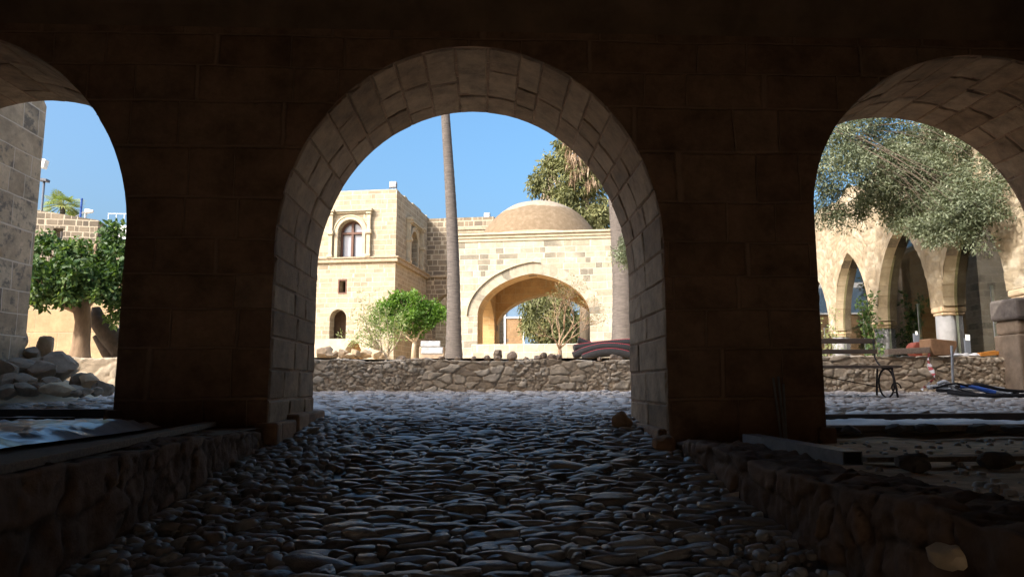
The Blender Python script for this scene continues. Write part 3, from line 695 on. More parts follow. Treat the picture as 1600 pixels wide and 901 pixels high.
def lamp_post(name, label, px0, py0, px1, py1, d, head, mat):
    b, t = P(px0, py0, d), P(px1, py1, d); e = empty(name, (b.x, d, GZ), label, 'lamp post'); tx = (t.x - b.x)
    mb = MB(); mb.tube([(-(t.x - b.x) * .3, 0, 0), (tx, 0, t.z - GZ)], .045 * d / 30, 8); mb.build('pole', mat, e, True)
    h = MB(); q = Vector((tx, 0, t.z - GZ)); k = d / 30
    if head == 'flood':
        h.box(.05 * k, .38 * k, -.15, .15, -.05 * k, .33 * k, Matrix.Translation(q) @ Matrix.Rotation(R(12), 4, 'Y')); h.box(-.06, .1, -.05, .05, -.02, .1, Matrix.Translation(q))
        h.build('floodlight', M['white'], e, bevel=.02)
    elif head == 'flat':
        h.box(-.2 * k, .16 * k, -.15, .15, 0, .12 * k, Matrix.Translation(q) @ Matrix.Rotation(R(8), 4, 'Y')); h.build('lamp_head', M['dark_metal'], e, bevel=.02)
    elif head == 'arm':
        h.tube([q + Vector((-.5, 0, -.25)) * k, q + Vector((-.1, 0, .0)) * k, q + Vector((.1, 0, .04)) * k], .03, 6)
        h.build('arm', M['paint_grey'], e)
        h = MB(); h.tube([q + Vector((.0, 0, .05)) * k, q + Vector((.30, 0, .05)) * k], [.12 * k, .06 * k], 8); h.build('lamp_head', M['white'], e)
    return e
lamp_post('lamp_post', 'tall pale post with square white floodlight above the far wall', 50, 322, 57, 259, 32, 'flood', M['paint_grey'])
lamp_post('lamp_post', 'shorter post with flat dark lamp head beside the small palm', 66, 325, 69, 284, 33, 'flat', M['dark_metal'])
lamp_post('lamp_post', 'low street lamp with white head on a curved arm', 126, 345, 134, 332, 34, 'arm', M['paint_grey'])
b = P(127, 340, 34); t = P(128, 310, 34); mb = MB(); mb.tube([(b.x, 34, GZ), (t.x, 34, t.z)], .05, 8); tag(mb.build('thin_post', M['blue'], None), 'thin blue post standing between small palm and street lamp', 'post')

def palm_crown(e, z, rad, n, seed, mat, lean=Vector((0, 0, 0)), droop=.9):
    r = random.Random(seed); mb = MB()
    for i in range(n):
        a = r.uniform(0, 2 * math.pi); el = r.uniform(-.5, 1.25); L = rad * r.uniform(.8, 1.15)
        d = Vector((math.cos(a) * math.cos(el), math.sin(a) * math.cos(el), math.sin(el))); side = d.cross(Vector((0, 0, 1))).normalized(); p0 = lean + Vector((0, 0, z)); rv = r.random()
        stem = [p0 + d * L * t + Vector((0, 0, -droop * L * t * t * .5)) for t in (0, .2, .4, .6)]
        mb.tube(stem, [rad * .02] * 4, 4, False, rv)
        tip = stem[-1]; dd = (stem[-1] - stem[-2]).normalized(); up = side.cross(dd)
        for j in range(15):                      # fan of blades
            th = (j - 7) / 7 * 1.9; v = (dd * math.cos(th) + side * math.sin(th)).normalized(); q = v.cross(up).normalized() * rad * .026; l = L * .52 * (1 - .25 * abs(th) / 1.9)
            m_ = tip + v * l * .6 + up * (-.04 * l); en = tip + v * l + Vector((0, 0, -.22 * l))
            mb.add([tip, m_ + q, en, m_ - q], [(0, 1, 2, 3)], min(1, rv * .7 + r.random() * .3))
    return mb.build('crown', mat, e)
def palm_tree(label, base, top, r0, r1, crown_h, seed, rad=2.2, group=None, skirt=False):
    e = empty('palm_tree', base, label, 'palm', group); base = Vector(base); top = Vector(top); d = top - base; r = random.Random(seed)
    Lz = crown_h; n = int(Lz / .11); pts = []; rad_ = []
    for i in range(n + 1):
        t = i / n; z = t * Lz; k = z / d.z; off = math.sin(k * 3.4) * .07
        pts.append((d.x * k + off, d.y * k, z)); taper = r0 + (r1 - r0) * min(1.35, k) ** .75; rad_.append(taper * (1 + .28 * math.exp(-z / .5)) * (1 + (.022 if i % 2 else -.012) + r.gauss(0, .006)))
    mb = MB(); mb.tube(pts, rad_, 18); mb.build('trunk', M['palm'], e, True)
    palm_crown(e, 0, rad, 46, seed, M['palmleaf'], Vector(pts[-1]))
    return e
b = P(98, 328, 44); e = empty('small_palm', (b.x, 44, GZ), 'small green fan palm rising behind the far dark block wall', 'palm')
mb = MB(); zc = P(98, 322, 44).z - GZ; mb.tube([(0, 0, 0), (.05, 0, zc / 2), (0, 0, zc)], [.2, .15, .15], 10); mb.build('trunk', M['palm'], e, True); palm_crown(e, zc, 1.25, 38, 5, M['palmleaf'])

# rocks in the heap by the wing wall
heap = [  # px, py(base), d, w px, h px
 (22, 552, 11.2, 34, 40), (50, 566, 11.0, 30, 26), (90, 600, 10.8, 66, 48), (38, 590, 10.6, 60, 34), (8, 600, 10.3, 34, 36), (12, 612, 10.0, 40, 28), (66, 596, 10.5, 44, 32),
 (34, 606, 10.1, 44, 24), (92, 618, 9.7, 48, 20), (38, 619, 9.7, 36, 20), (10, 622, 9.6, 38, 24), (125, 608, 10.6, 34, 26), (140, 610, 10.5, 30, 26), (112, 618, 9.9, 30, 16), (158, 617, 10.3, 26, 22),
 (76, 610, 10.0, 34, 20), (60, 614, 9.8, 26, 16), (148, 618, 10.0, 24, 14), (132, 619, 9.8, 26, 14), (70, 560, 11.1, 26, 40), (2, 572, 10.8, 24, 30), (104, 582, 11.2, 36, 26), (56, 582, 10.9, 40, 22), (26, 574, 11.0, 36, 22), (168, 616, 10.5, 20, 16), (118, 620, 9.6, 18, 10)]
hl = {0: 'rounded grey boulder highest in the heap against the wing wall', 1: 'rounded stone beside the highest boulder in the heap', 2: 'largest pale boulder at the middle of the rock heap', 19: 'upright squared brown stone standing on the heap in front of the wall',
      8: 'long smooth oval boulder at the front foot of the heap', 9: 'rounded brown boulder at the front beside the oval one', 12: 'pointed reddish stone leaning at the thin end of the heap', 14: 'stone at the thin end of the heap nearest the pier'}
for i, (px, py, d, w, h) in enumerate(heap):
    w_, h_ = w / F * d * 1.12, h / F * d * 1.15; p = P(px, py, d)
    rock('heap_stone', hl.get(i, 'rough grey brown field stone piled in the heap by the wing wall'), (p.x, d, p.z), (w_, w_ * .85, h_), 100 + i, M['rock_tan'] if i in (8, 12, 19) else M['rock'], 'field stones heaped by the wing wall', cuts=13)
# hidden filling of the heap is only earth
X, Y = np.meshgrid(np.linspace(-7.2, -5.4, 30), np.linspace(9.7, 12.2, 30)); Z = court_z(10) - .05 + .62 * np.exp(-((X + 7.0) / .9) ** 2 - ((Y - 11.2) / .75) ** 2) + fbm(X, Y, 3, 3) * .08
tag(grid_mesh('earth_mound', X, Y, Z, M['soil']), 'earth showing between the stones of the heap', 'earth', kind='stuff')

# broad leafy tree
r = random.Random(5); b = P(124, 560, 14.7); e = empty('leafy_tree', (b.x, 14.7, GZ), 'broad leafy dark green tree with tan trunk on the terrace wall', 'tree')
def rel(px, py, d): return P(px, py, d) - Vector((b.x, 14.7, GZ))
mb = MB(); f0 = rel(128, 465, 14.7)
mb.tube([(0, 0, -.1), (0, 0, .12), (.01, 0, .35), (.02, 0, .8), rel(126, 470, 14.7), rel(130, 450, 14.7)], [.30, .20, .165, .15, .17, .12], 12)
limbs = [(rel(124, 480, 14.7), rel(35, 462, 14.3), .16, .09), (rel(128, 462, 14.7), rel(140, 425, 14.6), .12, .06), (rel(128, 462, 14.7), rel(100, 425, 14.4), .09, .04), (rel(130, 465, 14.7), rel(170, 455, 14.5), .06, .03),
         (rel(132, 475, 14.7), rel(185, 440, 14.9), .09, .04), (rel(140, 430, 14.6), rel(150, 380, 14.6), .06, .03), (rel(100, 425, 14.4), rel(70, 390, 14.5), .05, .02)]
for a, c, r0, r1 in limbs: limb(mb, a, c, r0, r1, r, .08)
cl = []
for (px, py, d, rr, nn) in [(60, 415, 14.5, .5, 15), (100, 400, 14.6, .45, 14), (135, 392, 14.8, .34, 10), (70, 435, 14.2, .55, 16), (120, 420, 14.3, .5, 13), (165, 420, 14.6, .4, 14), (178, 385, 14.8, .22, 7), (174, 358, 14.8, .13, 3), (78, 372, 14.6, .16, 4), (40, 455, 14.2, .35, 9), (95, 455, 14.1, .35, 8), (170, 455, 14.4, .35, 9), (38, 430, 14.4, .4, 9), (190, 430, 14.6, .4, 9), (20, 410, 14.6, .5, 9), (190, 480, 14.6, .3, 6), (150, 440, 14.2, .3, 6), (215, 400, 14.8, .5, 10), (-10, 430, 14.6, .5, 8)]:
    o = rel(px, py, d)
    for _ in range(nn):
        v = Vector((r.gauss(0, 1), r.gauss(0, 1), r.gauss(0, .9))).normalized() * rr * r.random() ** .4; q = o + v; cl.append(q)
        if r.random() < .35: limb(mb, o - Vector((0, 0, rr * .6)), q, .018, .006, r, .1, 4, 4)
mb.build('trunk', M['bark_tan'], e, True)
leaves('crown', cl, [.20] * len(cl), 60, .115, .075, M['ficus'], e, 6, droop=.5)
# the old leaning dark trunk to its right
e2 = P(180, 560, 15.3); ee = empty('leaning_tree', (e2.x, 15.3, GZ), 'thick dark leaning tree trunk beside the broad leafy tree', 'tree')
mb = MB(); q0 = lambda px, py: P(px, py, 15.3) - Vector((e2.x, 15.3, GZ))
mb.tube([q0(205, 575), q0(192, 545), q0(170, 522), q0(152, 500), q0(150, 480)], [.30, .26, .22, .17, .08], 10); mb.tube([q0(195, 570), q0(168, 550), q0(148, 525)], [.2, .14, .05], 8); mb.build('trunk', M['bark_dark'], ee, True)

# ------------------------------------------------------------------ garden wall, stones on it, pipes
wl = P(440, 585, 12.4).x; wr = P(1120, 585, 12.5).x
tag(rubble_wall('garden_wall', (wl, 12.4), (wr, 12.5), 1.05, P(740, 562, 12.45).z, .4, M['rubble'], (.27, .125), .036, .016, 61, rough=1.5), 'low rubble stone wall across the court in shade', 'low wall')
caps = [(762, 12.65, 12, 8), (740, 12.6, 10, 7), (779, 12.65, 20, 16), (778, 12.55, 13, 7), (800, 12.6, 17, 13), (823, 12.65, 12, 6), (840, 12.6, 14, 9), (850, 12.65, 16, 12), (862, 12.55, 16, 10), (872, 12.6, 14, 11), (958, 12.6, 18, 9), (968, 12.55, 12, 7), (937, 12.6, 10, 6), (690, 12.6, 12, 7), (628, 12.65, 18, 7), (715, 12.7, 14, 7)]
cl_ = {2: 'biggest grey stone on the garden wall below the domed arch', 10: 'pale stone on the garden wall in front of the black pipes', 4: 'brown pointed stone just right of the biggest on the garden wall', 14: 'flat pale stone on the garden wall under the citrus tree'}
wt = P(740, 562, 12.45).z
for i, (px, d, w, h) in enumerate(caps):
    rock('cap_stone', cl_.get(i, 'small loose grey brown stone lying on top of the garden wall'), (P(px, 556, d).x, d, wt - .02), (w / F * d, w / F * d * .8, h / F * d * 1.35), 200 + i, M['rock'], 'loose stones on the garden wall')
sun_st = [(507, 13.6, 26, 18), (523, 13.4, 15, 11), (537, 13.4, 18, 13), (556, 13.3, 22, 12), (572, 13.4, 26, 12), (588, 13.3, 22, 13), (515, 13.2, 18, 8), (546, 13.2, 22, 8), (598, 13.5, 16, 10)]
sl_ = {0: 'largest orange brown sunlit stone behind the garden wall by the jamb'}
for i, (px, d, w, h) in enumerate(sun_st):
    rock('garden_stone', sl_.get(i, 'pale sunlit stone in the row behind the garden wall'), (P(px, 553, d).x, d, GZ + .02), (w / F * d, w / F * d * .8, h / F * d * 1.25), 230 + i, M['rock_tan'], 'sunlit stones behind the garden wall')

def pipe(label, pts, rr, seed):
    pts = [Vector(p) for p in pts]; e = empty('corrugated_pipe', pts[0], label, 'pipe', 'corrugated pipes piled behind the garden wall')
    cv = []                                             # smooth the path
    for i in range(len(pts) - 1):
        p0, p1, p2, p3 = pts[max(i - 1, 0)], pts[i], pts[i + 1], pts[min(i + 2, len(pts) - 1)]
        for k in range(26):
            t = k / 26; cv.append(.5 * ((2 * p1) + (p2 - p0) * t + (2 * p0 - 5 * p1 + 4 * p2 - p3) * t * t + (3 * p1 - p0 - 3 * p2 + p3) * t ** 3))
    cv.append(pts[-1]); cv = [c - pts[0] for c in cv]
    mb = MB(); mb.tube(cv, [rr * (1.0 if i % 2 else .9) for i in range(len(cv))], 14); mb.build('pipe_body', M['pipe'], e, True)
    mb = MB(); mb.tube([c + Vector((0, -.3, .95)) * rr * .95 for c in cv], rr * .075, 6); mb.build('red_stripe', M['redstripe'], e, True)
pd = 15.5
pipe('upper black corrugated pipe with red stripe sloping down from its end', [P(903, 531, pd), P(930, 541, pd), P(965, 548, pd), P(1010, 560, pd)], .075, 1)
pipe('short straight end of black corrugated pipe pointing at the bare tree', [P(897, 544, pd - .5), P(920, 541, pd - .45), P(955, 537, pd - .4), P(1000, 535, pd - .3), P(1050, 540, pd)], .085, 2)
pipe('middle black corrugated pipe arching over the pile with red stripe', [P(896, 556, pd - .8), P(915, 548, pd - .8), P(945, 542, pd - .8), P(985, 545, pd - .8), P(1030, 556, pd - .7)], .09, 3)
pipe('lowest black corrugated pipe arch nearest the wall', [P(910, 560, pd - 1.2), P(935, 552, pd - 1.2), P(965, 551, pd - 1.2), P(1000, 560, pd - 1.2)], .09, 4)

# ------------------------------------------------------------------ two storey building
AN = R(10.3)
fb = Frame(P(618, 403, 32), AN); fb.o.z = GZ
tb = empty('stone_building', fb.o, 'two storey pale limestone building with arched upper window', 'building', rotz=-AN)
zr = fb.front(619, 297)[1] - GZ; zs1 = fb.front(616, 403)[1] - GZ
def fl(px, py): u, z = fb.front(px, py); return (u, z - GZ)
def rect(a, b): return [(a[0], b[1]), (b[0], b[1]), (b[0], a[1]), (a[0], a[1])]
wl_, wr_ = fl(528, 400), fl(565, 400); wt_ = fl(546, 344)[1]
win = opening(wl_[0], wr_[0], zs1 + .04, wt_ - (wr_[0] - wl_[0]) / 2, wt_, n=16)
dl, dr_ = fl(514, 530), fl(540, 530); dt = fl(527, 483)[1]
door = opening(dl[0], dr_[0], dl[1], dt - (dr_[0] - dl[0]) / 2, dt, n=14)
sm = rect(fl(530, 438), fl(540, 457))
DEP = fb.side(667, 400)[0]
mb = MB(); mb.prism([(-9, -.2), (0, -.2), (0, zr), (-9, zr)], 0, .55, holes=[win, door, sm]); mb.build('wall', M['bldg'], tb)
# side face with its window
def sd(px, py): v, z = fb.side(px, py); return (v, z - GZ)
s0, s1 = sd(641, 400), sd(651, 405); st = sd(646, 362)[1]
sw_ = opening(s0[0], s1[0], zs1 + .05, st - .25, st, n=10)
mb = MB(); mb.prism([(.55, -.2), (DEP + .4, -.2), (DEP + .4, zr), (.55, zr)], -.55, -.001, conv=lambda u, w, v: (w, u, v), holes=[sw_]); mb.build('wall', M['bldg'], tb)
mb = MB(); mb.box(-9, -.55, .55, DEP, zr - .7, zr - .5); mb.build('roof', M['soil'], tb)
mb = MB(); mb.box(-9, -.56, .9, 1.0, -.2, zr - .75); mb.build('shade_panel', M['room_shade'], tb)  # dark panels behind the openings stand in for the shade of the rooms
mb = MB(); mb.box(-1.1, -1.0, 1.05, DEP, -.2, zr - .75); mb.build('shade_panel', M['room_shade'], tb)
# uneven parapet stones
r = random.Random(9); mb = MB(); y = .0
while y < DEP:
    L = r.uniform(.3, .6); h = r.choice([0, 0, .05, .10, .02]);
    if h: mb.box(-.5, -.03, y, min(DEP, y + L), zr + .002, zr + h)
    y += L
mb.box(-9, -.02, .02, .5, zr + .002, zr + .06); mb.build('parapet', M['trim'], tb, bevel=.02)
# string course
mb = MB(); mb.box(-9, .14, -.14, .0, zs1 - .17, zs1 - .002); mb.box(-9, .2, -.2, .0, zs1, zs1 + .07); mb.box(.0, .14, .0, DEP, zs1 - .17, zs1 - .002); mb.box(.0, .2, .0, DEP, zs1, zs1 + .07)
mb.build('string_course', M['trim_dark'], tb, bevel=.02)
def surround(parent, xl, xr, zb, zt_arch, halfw, ztop, conv, cl, cr):
    """columns, entablature and moulded arch round a window"""
    mb = MB(); c = (xl + xr) / 2; a = (xr - xl) / 2; zs = zt_arch - a
    ring = [(c + (a + .17) * math.cos(math.pi - math.pi * i / 18), zs + (a + .17) * math.sin(math.pi - math.pi * i / 18)) for i in range(19)]
    inn = [(c + (a + .02) * math.cos(math.pi * i / 18), zs + (a + .02) * math.sin(math.pi * i / 18)) for i in range(19)]
    mb.prism([(xl - .17, zb)] + ring + [(xr + .17, zb), (xr + .02, zb)] + inn + [(xl - .02, zb)], -.07, -.003, conv=conv)
    ring2 = [(c + (a + .24) * math.cos(math.pi - math.pi * i / 18), zs + (a + .24) * math.sin(math.pi - math.pi * i / 18)) for i in range(19)]
    inn2 = [(c + (a + .175) * math.cos(math.pi * i / 18), zs + (a + .175) * math.sin(math.pi * i / 18)) for i in range(19)]
    mb.prism(ring2 + inn2, -.10, -.003, conv=conv)
    for k in (cl, cr):
        for (z0, z1, w, d) in ((zb, zb + .12, .13, .24), (zb + .122, zs - .12, .085, .18), (zs - .118, zs + .06, .14, .26), (zs + .062, ztop - .25, .085, .18), (ztop - .248, ztop - .12, .12, .24), (ztop - .118, ztop, .17, .30)):
            mb.prism([(k - w, z0), (k + w, z0), (k + w, z1), (k - w, z1)], -d, -.004, conv=conv)
    mb.prism([(cl + .18, ztop - .17), (cr - .18, ztop - .17), (cr - .18, ztop - .12), (cl + .18, ztop - .12)], -.10, -.004, conv=conv)
    mb.prism([(cl + .18, ztop - .10), (cr - .18, ztop - .10), (cr - .18, ztop - .02), (cl + .18, ztop - .02)], -.17, -.004, conv=conv)
    return mb.build('window_surround', M['trim'], parent, bevel=.012)
surround(tb, wl_[0], wr_[0], zs1 + .075, wt_, 0, fl(577, 327)[1], lambda u, w, v: (u, w, v), fl(518, 380)[0], fl(577, 380)[0])
surround(tb, s0[0], s1[0], zs1 + .075, st, 0, sd(640, 343)[1], lambda u, w, v: (-w, u, v), s0[0] - .62, s1[0] + .62)
# window joinery
def joinery(parent, xl, xr, zb, zt, y, wood, panes):
    c = (xl + xr) / 2; a = (xr - xl) / 2; zs = zt - a; fr = MB(); t = .09
    outl = opening(xl + .002, xr - .002, zb, zs, zt - .002, n=18); inn = opening(xl + t, xr - t, zb + t, zs, zt - t, n=18)
    fr.prism(outl, y, y + .1, holes=[inn]); fr.box(c - .055, c + .055, y - .02, y + .08, zb + t, zt - t); fr.box(xl + t, xr - t, y - .035, y + .06, zs - .05, zs + .05)
    w = fr.build('window_frame', wood, parent)
    gl = MB(); gl.prism(opening(xl + t, xr - t, zb + t, zs, zt - t, n=18), y + .101, y + .12); gl.build('pane', panes, w); return w
joinery(tb, wl_[0], wr_[0], zs1 + .075, wt_, .28, M['window_wood'], M['glass_curtain'])
mb = MB(); mb.prism(opening(s0[0], s1[0], zs1 + .05, st - .25, st, n=10), -.34, -.3, conv=lambda u, w, v: (w, u, v)); mb.build('window_frame', M['dark_metal'], tb)
mb = MB(); a_, b_ = fl(528.5, 436), fl(541.5, 459)
mb.prism(rect((a_[0], a_[1]), (b_[0], b_[1])), -.012, .1, holes=[rect((sm[0][0] + .01, sm[2][1] - .01), (sm[1][0] - .01, sm[0][1] + .01))]); mb.build('small_window_frame', M['window_wood'], tb)
# battered base with the low arch
ba, bb = fl(545, 553), fl(580, 553); bt = fl(562, 534)[1]; bz = fl(500, 531)[1]
lowarch = arch_pts(ba[0], bb[0], -.15, bt, n=14)
mb = MB(); ex = fl(604, 530)[0]
mb.prism([(-9, -.2), (ba[0], -.2)] + lowarch + [(bb[0], -.2), (ex, -.2), (ex - .12, bz * .4), (ex - .28, bz * .8), (ex - .55, bz), (-9, bz)], -.85, -.006); mb.build('base_plinth', M['trim'], tb, bevel=.03)
mb = MB(); mb.prism(arch_pts(ba[0] - .1, bb[0] + .1, -.18, bt + .1, n=14), -.03, -.008); mb.build('low_recess', M['inside_lit'], tb)
# link wall behind the palm
lk = Frame(fb.o + fb.Y * DEP, AN); lk.o.z = GZ
lb = empty('link_wall', lk.o, 'grey block wall in shadow linking the building and domed hall', 'wall', rotz=-AN)
def lf(px, py): u, z = lk.front(px, py); return (u, z - GZ)
LE = lf(772, 341)[0]; lt = lf(690, 341)[1]; ll, lr = lf(675, 530)[0], lf(733, 530)[0]; la = lf(703, 457)[1]
ho = opening(ll, lr, 0.0, la - (lr - ll) * .45, la, n=16, point=.15)
mb = MB(); mb.prism([(.0, -.2), (ll, -.2)] + ho + [(lr, -.2), (LE, -.2), (LE, lt), (0, lt)], 0, .7); mb.build('wall', M['greyblock'], lb)
mb = MB(); c = (ll + lr) / 2
mb.prism(arch_pts(ll - .42, lr + .42, la - (lr - ll) * .45, la + .42, n=16, point=.15) + list(reversed(arch_pts(ll, lr, la - (lr - ll) * .45, la, n=16, point=.15))), -.02, -.003); mb.build('arch_ring', M['greyblock'], lb)
mb = MB(); zz = lf(690, 449)[1]; mb.box(0, LE, -.1, 0, zs1 - .1, zs1 + .02); mb.build('string_course', M['trim_dark'], lb)
mb = MB(); z1 = lf(735, 356)[1]; u_ = lf(712, 356)[0]; mb.box(u_, LE, -.14, 0, z1 - .12, z1 + .02); mb.box(u_, LE, -.08, 0, z1 - .28, z1 - .125); mb.build('cornice', M['trim_dark'], lb)
mb = MB(); mb.box(-.4, LE, 3.2, 3.3, -.2, lt - .5); mb.box(-.4, LE, .7, 3.2, lt - .5, lt - .4); mb.build('inner_wall', M['bldg'], lb)
def floodlight(label, p, sz, yaw=0):
    e = empty('floodlight', p, label, 'floodlight', 'floodlights on the roofs', rotz=yaw)
    mb = MB(); mb.box(-sz / 2, sz / 2, -.08, .12, .12, .12 + sz * .85); mb.build('housing', M['paint_grey'], e, bevel=.015)
    mb = MB(); mb.box(-sz * .4, sz * .4, -.10, -.082, .12 + sz * .12, .12 + sz * .75); mb.build('lens', M['lampglass'], e)
    mb = MB(); mb.box(-sz * .55, -sz * .5, -.03, .03, 0, .12 + sz * .5); mb.box(sz * .5, sz * .55, -.03, .03, 0, .12 + sz * .5); mb.box(-sz * .55, sz * .55, -.03, .03, -.01, .03); mb.build('bracket', M['dark_metal'], e)
p = fb.o + fb.X * -.25 + fb.Y * .2; p.z = GZ + zr + .06; floodlight('floodlight on the corner of the two storey building roof', p, .32, -AN)
p = P(761, 341, 37.5); p.z = GZ + lt; floodlight('floodlight on the link wall parapet beside the dome', p, .32, -AN)

# ------------------------------------------------------------------ domed hall
fd = Frame(P(834, 365, 29), AN); fd.o.z = GZ
dh = empty('domed_hall', fd.o, 'pale stone hall with low plaster dome and wide pointed arch', 'building', rotz=-AN)
def df(px, py, yl=0): u, z = fd.front(px, py, yl); return (u, z - GZ)
dL = df(714, 450)[0]; dR = df(985, 450)[0]; dT = df(834, 366)[1]; D = 6.6
al, arr = df(746, 520)[0], df(922, 520)[0]; az = df(833, 427)[1]; asp = df(760, 492)[1]
def big(l, r_, zt, n=30): return opening(l, r_, .0, asp, zt, n=n, point=.16)
mb = MB(); mb.prism([(dL, -.2), (al, -.2)] + big(al, arr, az) + [(arr, -.2), (dR, -.2), (dR, dT), (dL, dT)], 0, 1.15); mb.build('wall', M['dome_wall'], dh)
# moulded ring round the arch, eroded
ringo = arch_pts(al - .42, arr + .42, asp - .0, az + .46, n=30, point=.16)
mb = MB(); mb.prism(ringo + list(reversed(arch_pts(al, arr, asp, az, n=30, point=.16))), -.008, -.003); o = mb.build('arch_ring', M['ring'], dh); cxr = (al + arr) / 2; uvl = o.data.uv_layers[0]
for lp in o.data.loops:
    v_ = o.data.vertices[lp.vertex_index].co; dx, dz = v_.x - cxr, v_.z - asp; uvl.data[lp.index].uv = (math.hypot(dx, dz), math.atan2(dz, dx) * 2.6)
lip_o = arch_pts(al - .48, arr + .45, asp, az + .52, n=30, point=.16)[:17]; lip_i = arch_pts(al - .43, arr + .43, asp, az + .47, n=30, point=.16)[:17]
mb = MB(); mb.prism(lip_o + list(reversed(lip_i)), -.10, -.004); mb.build('hood_mould', M['trim'], dh)
# arch soffit lining, warm bounce light put into its orange colour
def soffit(l, r_, zt, y0, y1, mat, inset=.006, name='arch_soffit'):
    op = big(l + inset, r_ - inset, zt - inset); mb = MB(); n = len(op); us = []
    vs = [(a, y0, b) for a, b in op] + [(a, y1, b) for a, b in op]
    mb.add(vs, [(i, i + 1, i + 1 + n, i + n) for i in range(n - 1)])
    o = mb.build(name, mat, dh)
    cum = 0; uvl = o.data.uv_layers[0]
    ac = [0]
    for a, b in zip(op, op[1:]): ac.append(ac[-1] + math.hypot(a[0] - b[0], a[1] - b[1]))
    for li, lp in enumerate(o.data.loops):
        v = lp.vertex_index; uvl.data[li].uv = ((y0 if v < n else y1), ac[v % n])
    return o
soffit(al, arr, az, .012, 1.14, M['bounce_orange'])
bl, br = df(776, 520, D - .9)[0], df(922, 520, D - .9)[0] + .3; bzt = df(846, 459, D - .9)[1]
bsp = asp
mb = MB(); mb.prism([(dL + .7, -.2), (bl, -.2)] + big(bl, br, bzt) + [(br, -.2), (dR, -.2), (dR, dT - .4), (dL + .7, dT - .4)], D - .9, D); mb.build('rear_wall', M['bounce_orange'], dh)
# side walls with openings that let the sun reach in
for xx, w in ((dL, .7), (dR - .7, .7)):
    mb = MB(); h2 = opening(1.7, 5.2, .0, asp - .2, az - .5, n=20, point=.15)
    mb.prism([(1.16, -.2), (1.7, -.2)] + h2 + [(5.2, -.2), (D, -.2), (D, dT - .01), (1.16, dT - .01)], xx, xx + w, conv=lambda u, w_, v: (w_, u, v)); mb.build('side_wall', M['bounce_orange'], dh)
mb = MB(); mb.box(dL + .02, dR - .02, 1.16, D - .01, dT - .5, dT - .02); mb.build('roof', M['bounce_orange'], dh)
# cornice
mb = MB(); mb.box(dL - .16, dR + .1, -.18, D + .1, dT, dT + .09); mb.box(dL - .09, dR + .05, -.10, D + .05, dT - .13, dT - .002); mb.box(dL - .05, dR, -.05, -.002, dT - .26, dT - .135); mb.build('cornice', M['trim'], dh, bevel=.02)
# dome
cu = df(842, 340, D / 2)[0]; ztop = df(842, 316, D / 2)[1]; rb = (df(928, 362, D / 2)[0] - df(757, 362, D / 2)[0]) / 2; zb_ = df(842, 364, D / 2)[1]
hh = ztop - zb_; RR = (rb * rb + hh * hh) / (2 * hh); zc = ztop - RR
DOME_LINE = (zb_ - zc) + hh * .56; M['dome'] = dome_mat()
vs = []; fs = []; n, m = 64, 26; amax = math.acos((dT + .05 - zc) / RR)
for i in range(m + 1):
    a = amax * i / m
    for j in range(n):
        th = 2 * math.pi * j / n; q = RR * (1 + .010 * noise.noise(Vector((math.cos(th) * 2, math.sin(th) * 2, a * 5))))
        vs.append((cu + q * math.sin(a) * math.cos(th), D / 2 + q * math.sin(a) * math.sin(th), zc + q * math.cos(a)))
for i in range(m):
    for j in range(n): fs.append((i * n + j, (i + 1) * n + j, (i + 1) * n + (j + 1) % n, i * n + (j + 1) % n))
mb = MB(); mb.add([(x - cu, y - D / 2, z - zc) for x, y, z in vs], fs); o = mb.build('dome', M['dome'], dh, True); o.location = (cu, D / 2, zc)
mb = MB(); mb.tube([(cu, D / 2, dT + .0), (cu, D / 2, dT + .28)], RR * math.sin(amax) + .12, 48); mb.build('dome_drum', M['trim_dark'], dh, bevel=.03)
# low block wall in front of the hall
f2 = Frame(P(818, 555, 26.5), AN); f2.o.z = GZ; u0 = f2.front(736, 545)[0]; u1 = f2.front(960, 545)[0]; zt2 = f2.front(818, 537)[1] - GZ
mb = MB(); mb.box(u0, u1, 0, .5, -.2, zt2); o = mb.build('parapet_wall', M['dome_wall'], None, bevel=.03); o.location = f2.o; o.rotation_euler.z = -AN; tag(o, 'low sunlit block wall in front of the domed hall arch', 'low wall')
# building behind, seen through the hall
f3 = Frame(P(790, 520, 54), AN); f3.o.z = GZ; e = empty('brown_building', f3.o, 'brown building with large white framed window seen through the hall', 'building', rotz=-AN)
def g3(px, py): u, z = f3.front(px, py); return (u, z - GZ)
a0 = g3(770, 475); a1 = g3(790, 500); a2 = g3(817, 500); a3 = g3(850, 500); zz = g3(800, 497)[1]
mb = MB(); mb.box(a1[0], 14, .12, 3, -.2, zz); mb.build('wall', M['brown_wall'], e)
wf = MB(); wf.box(a1[0] - .12, a1[0], 0, .1, -.2, 6.4); wf.box(a2[0], a2[0] + .12, 0, .1, -.2, zz); wf.box(a1[0], 14, 0, .1, zz, zz + .12); wf = wf.build('window_frame', M['white'], e)
gl = MB(); gl.box(a1[0], 14, .14, .2, zz + .12, 6.4); gl.build('pane', M['glass_blue'], wf)
gl = MB(); gl.box(a2[0] + .12, a2[0] + 1.1, .05, .11, .2, zz - .02); gl.build('pane', M['glass_blue'], wf)
mb = MB(); mb.box(a1[0] - 8, 14, .3, 3, 6.4, 6.8); mb.build('roof', M['white'], e)

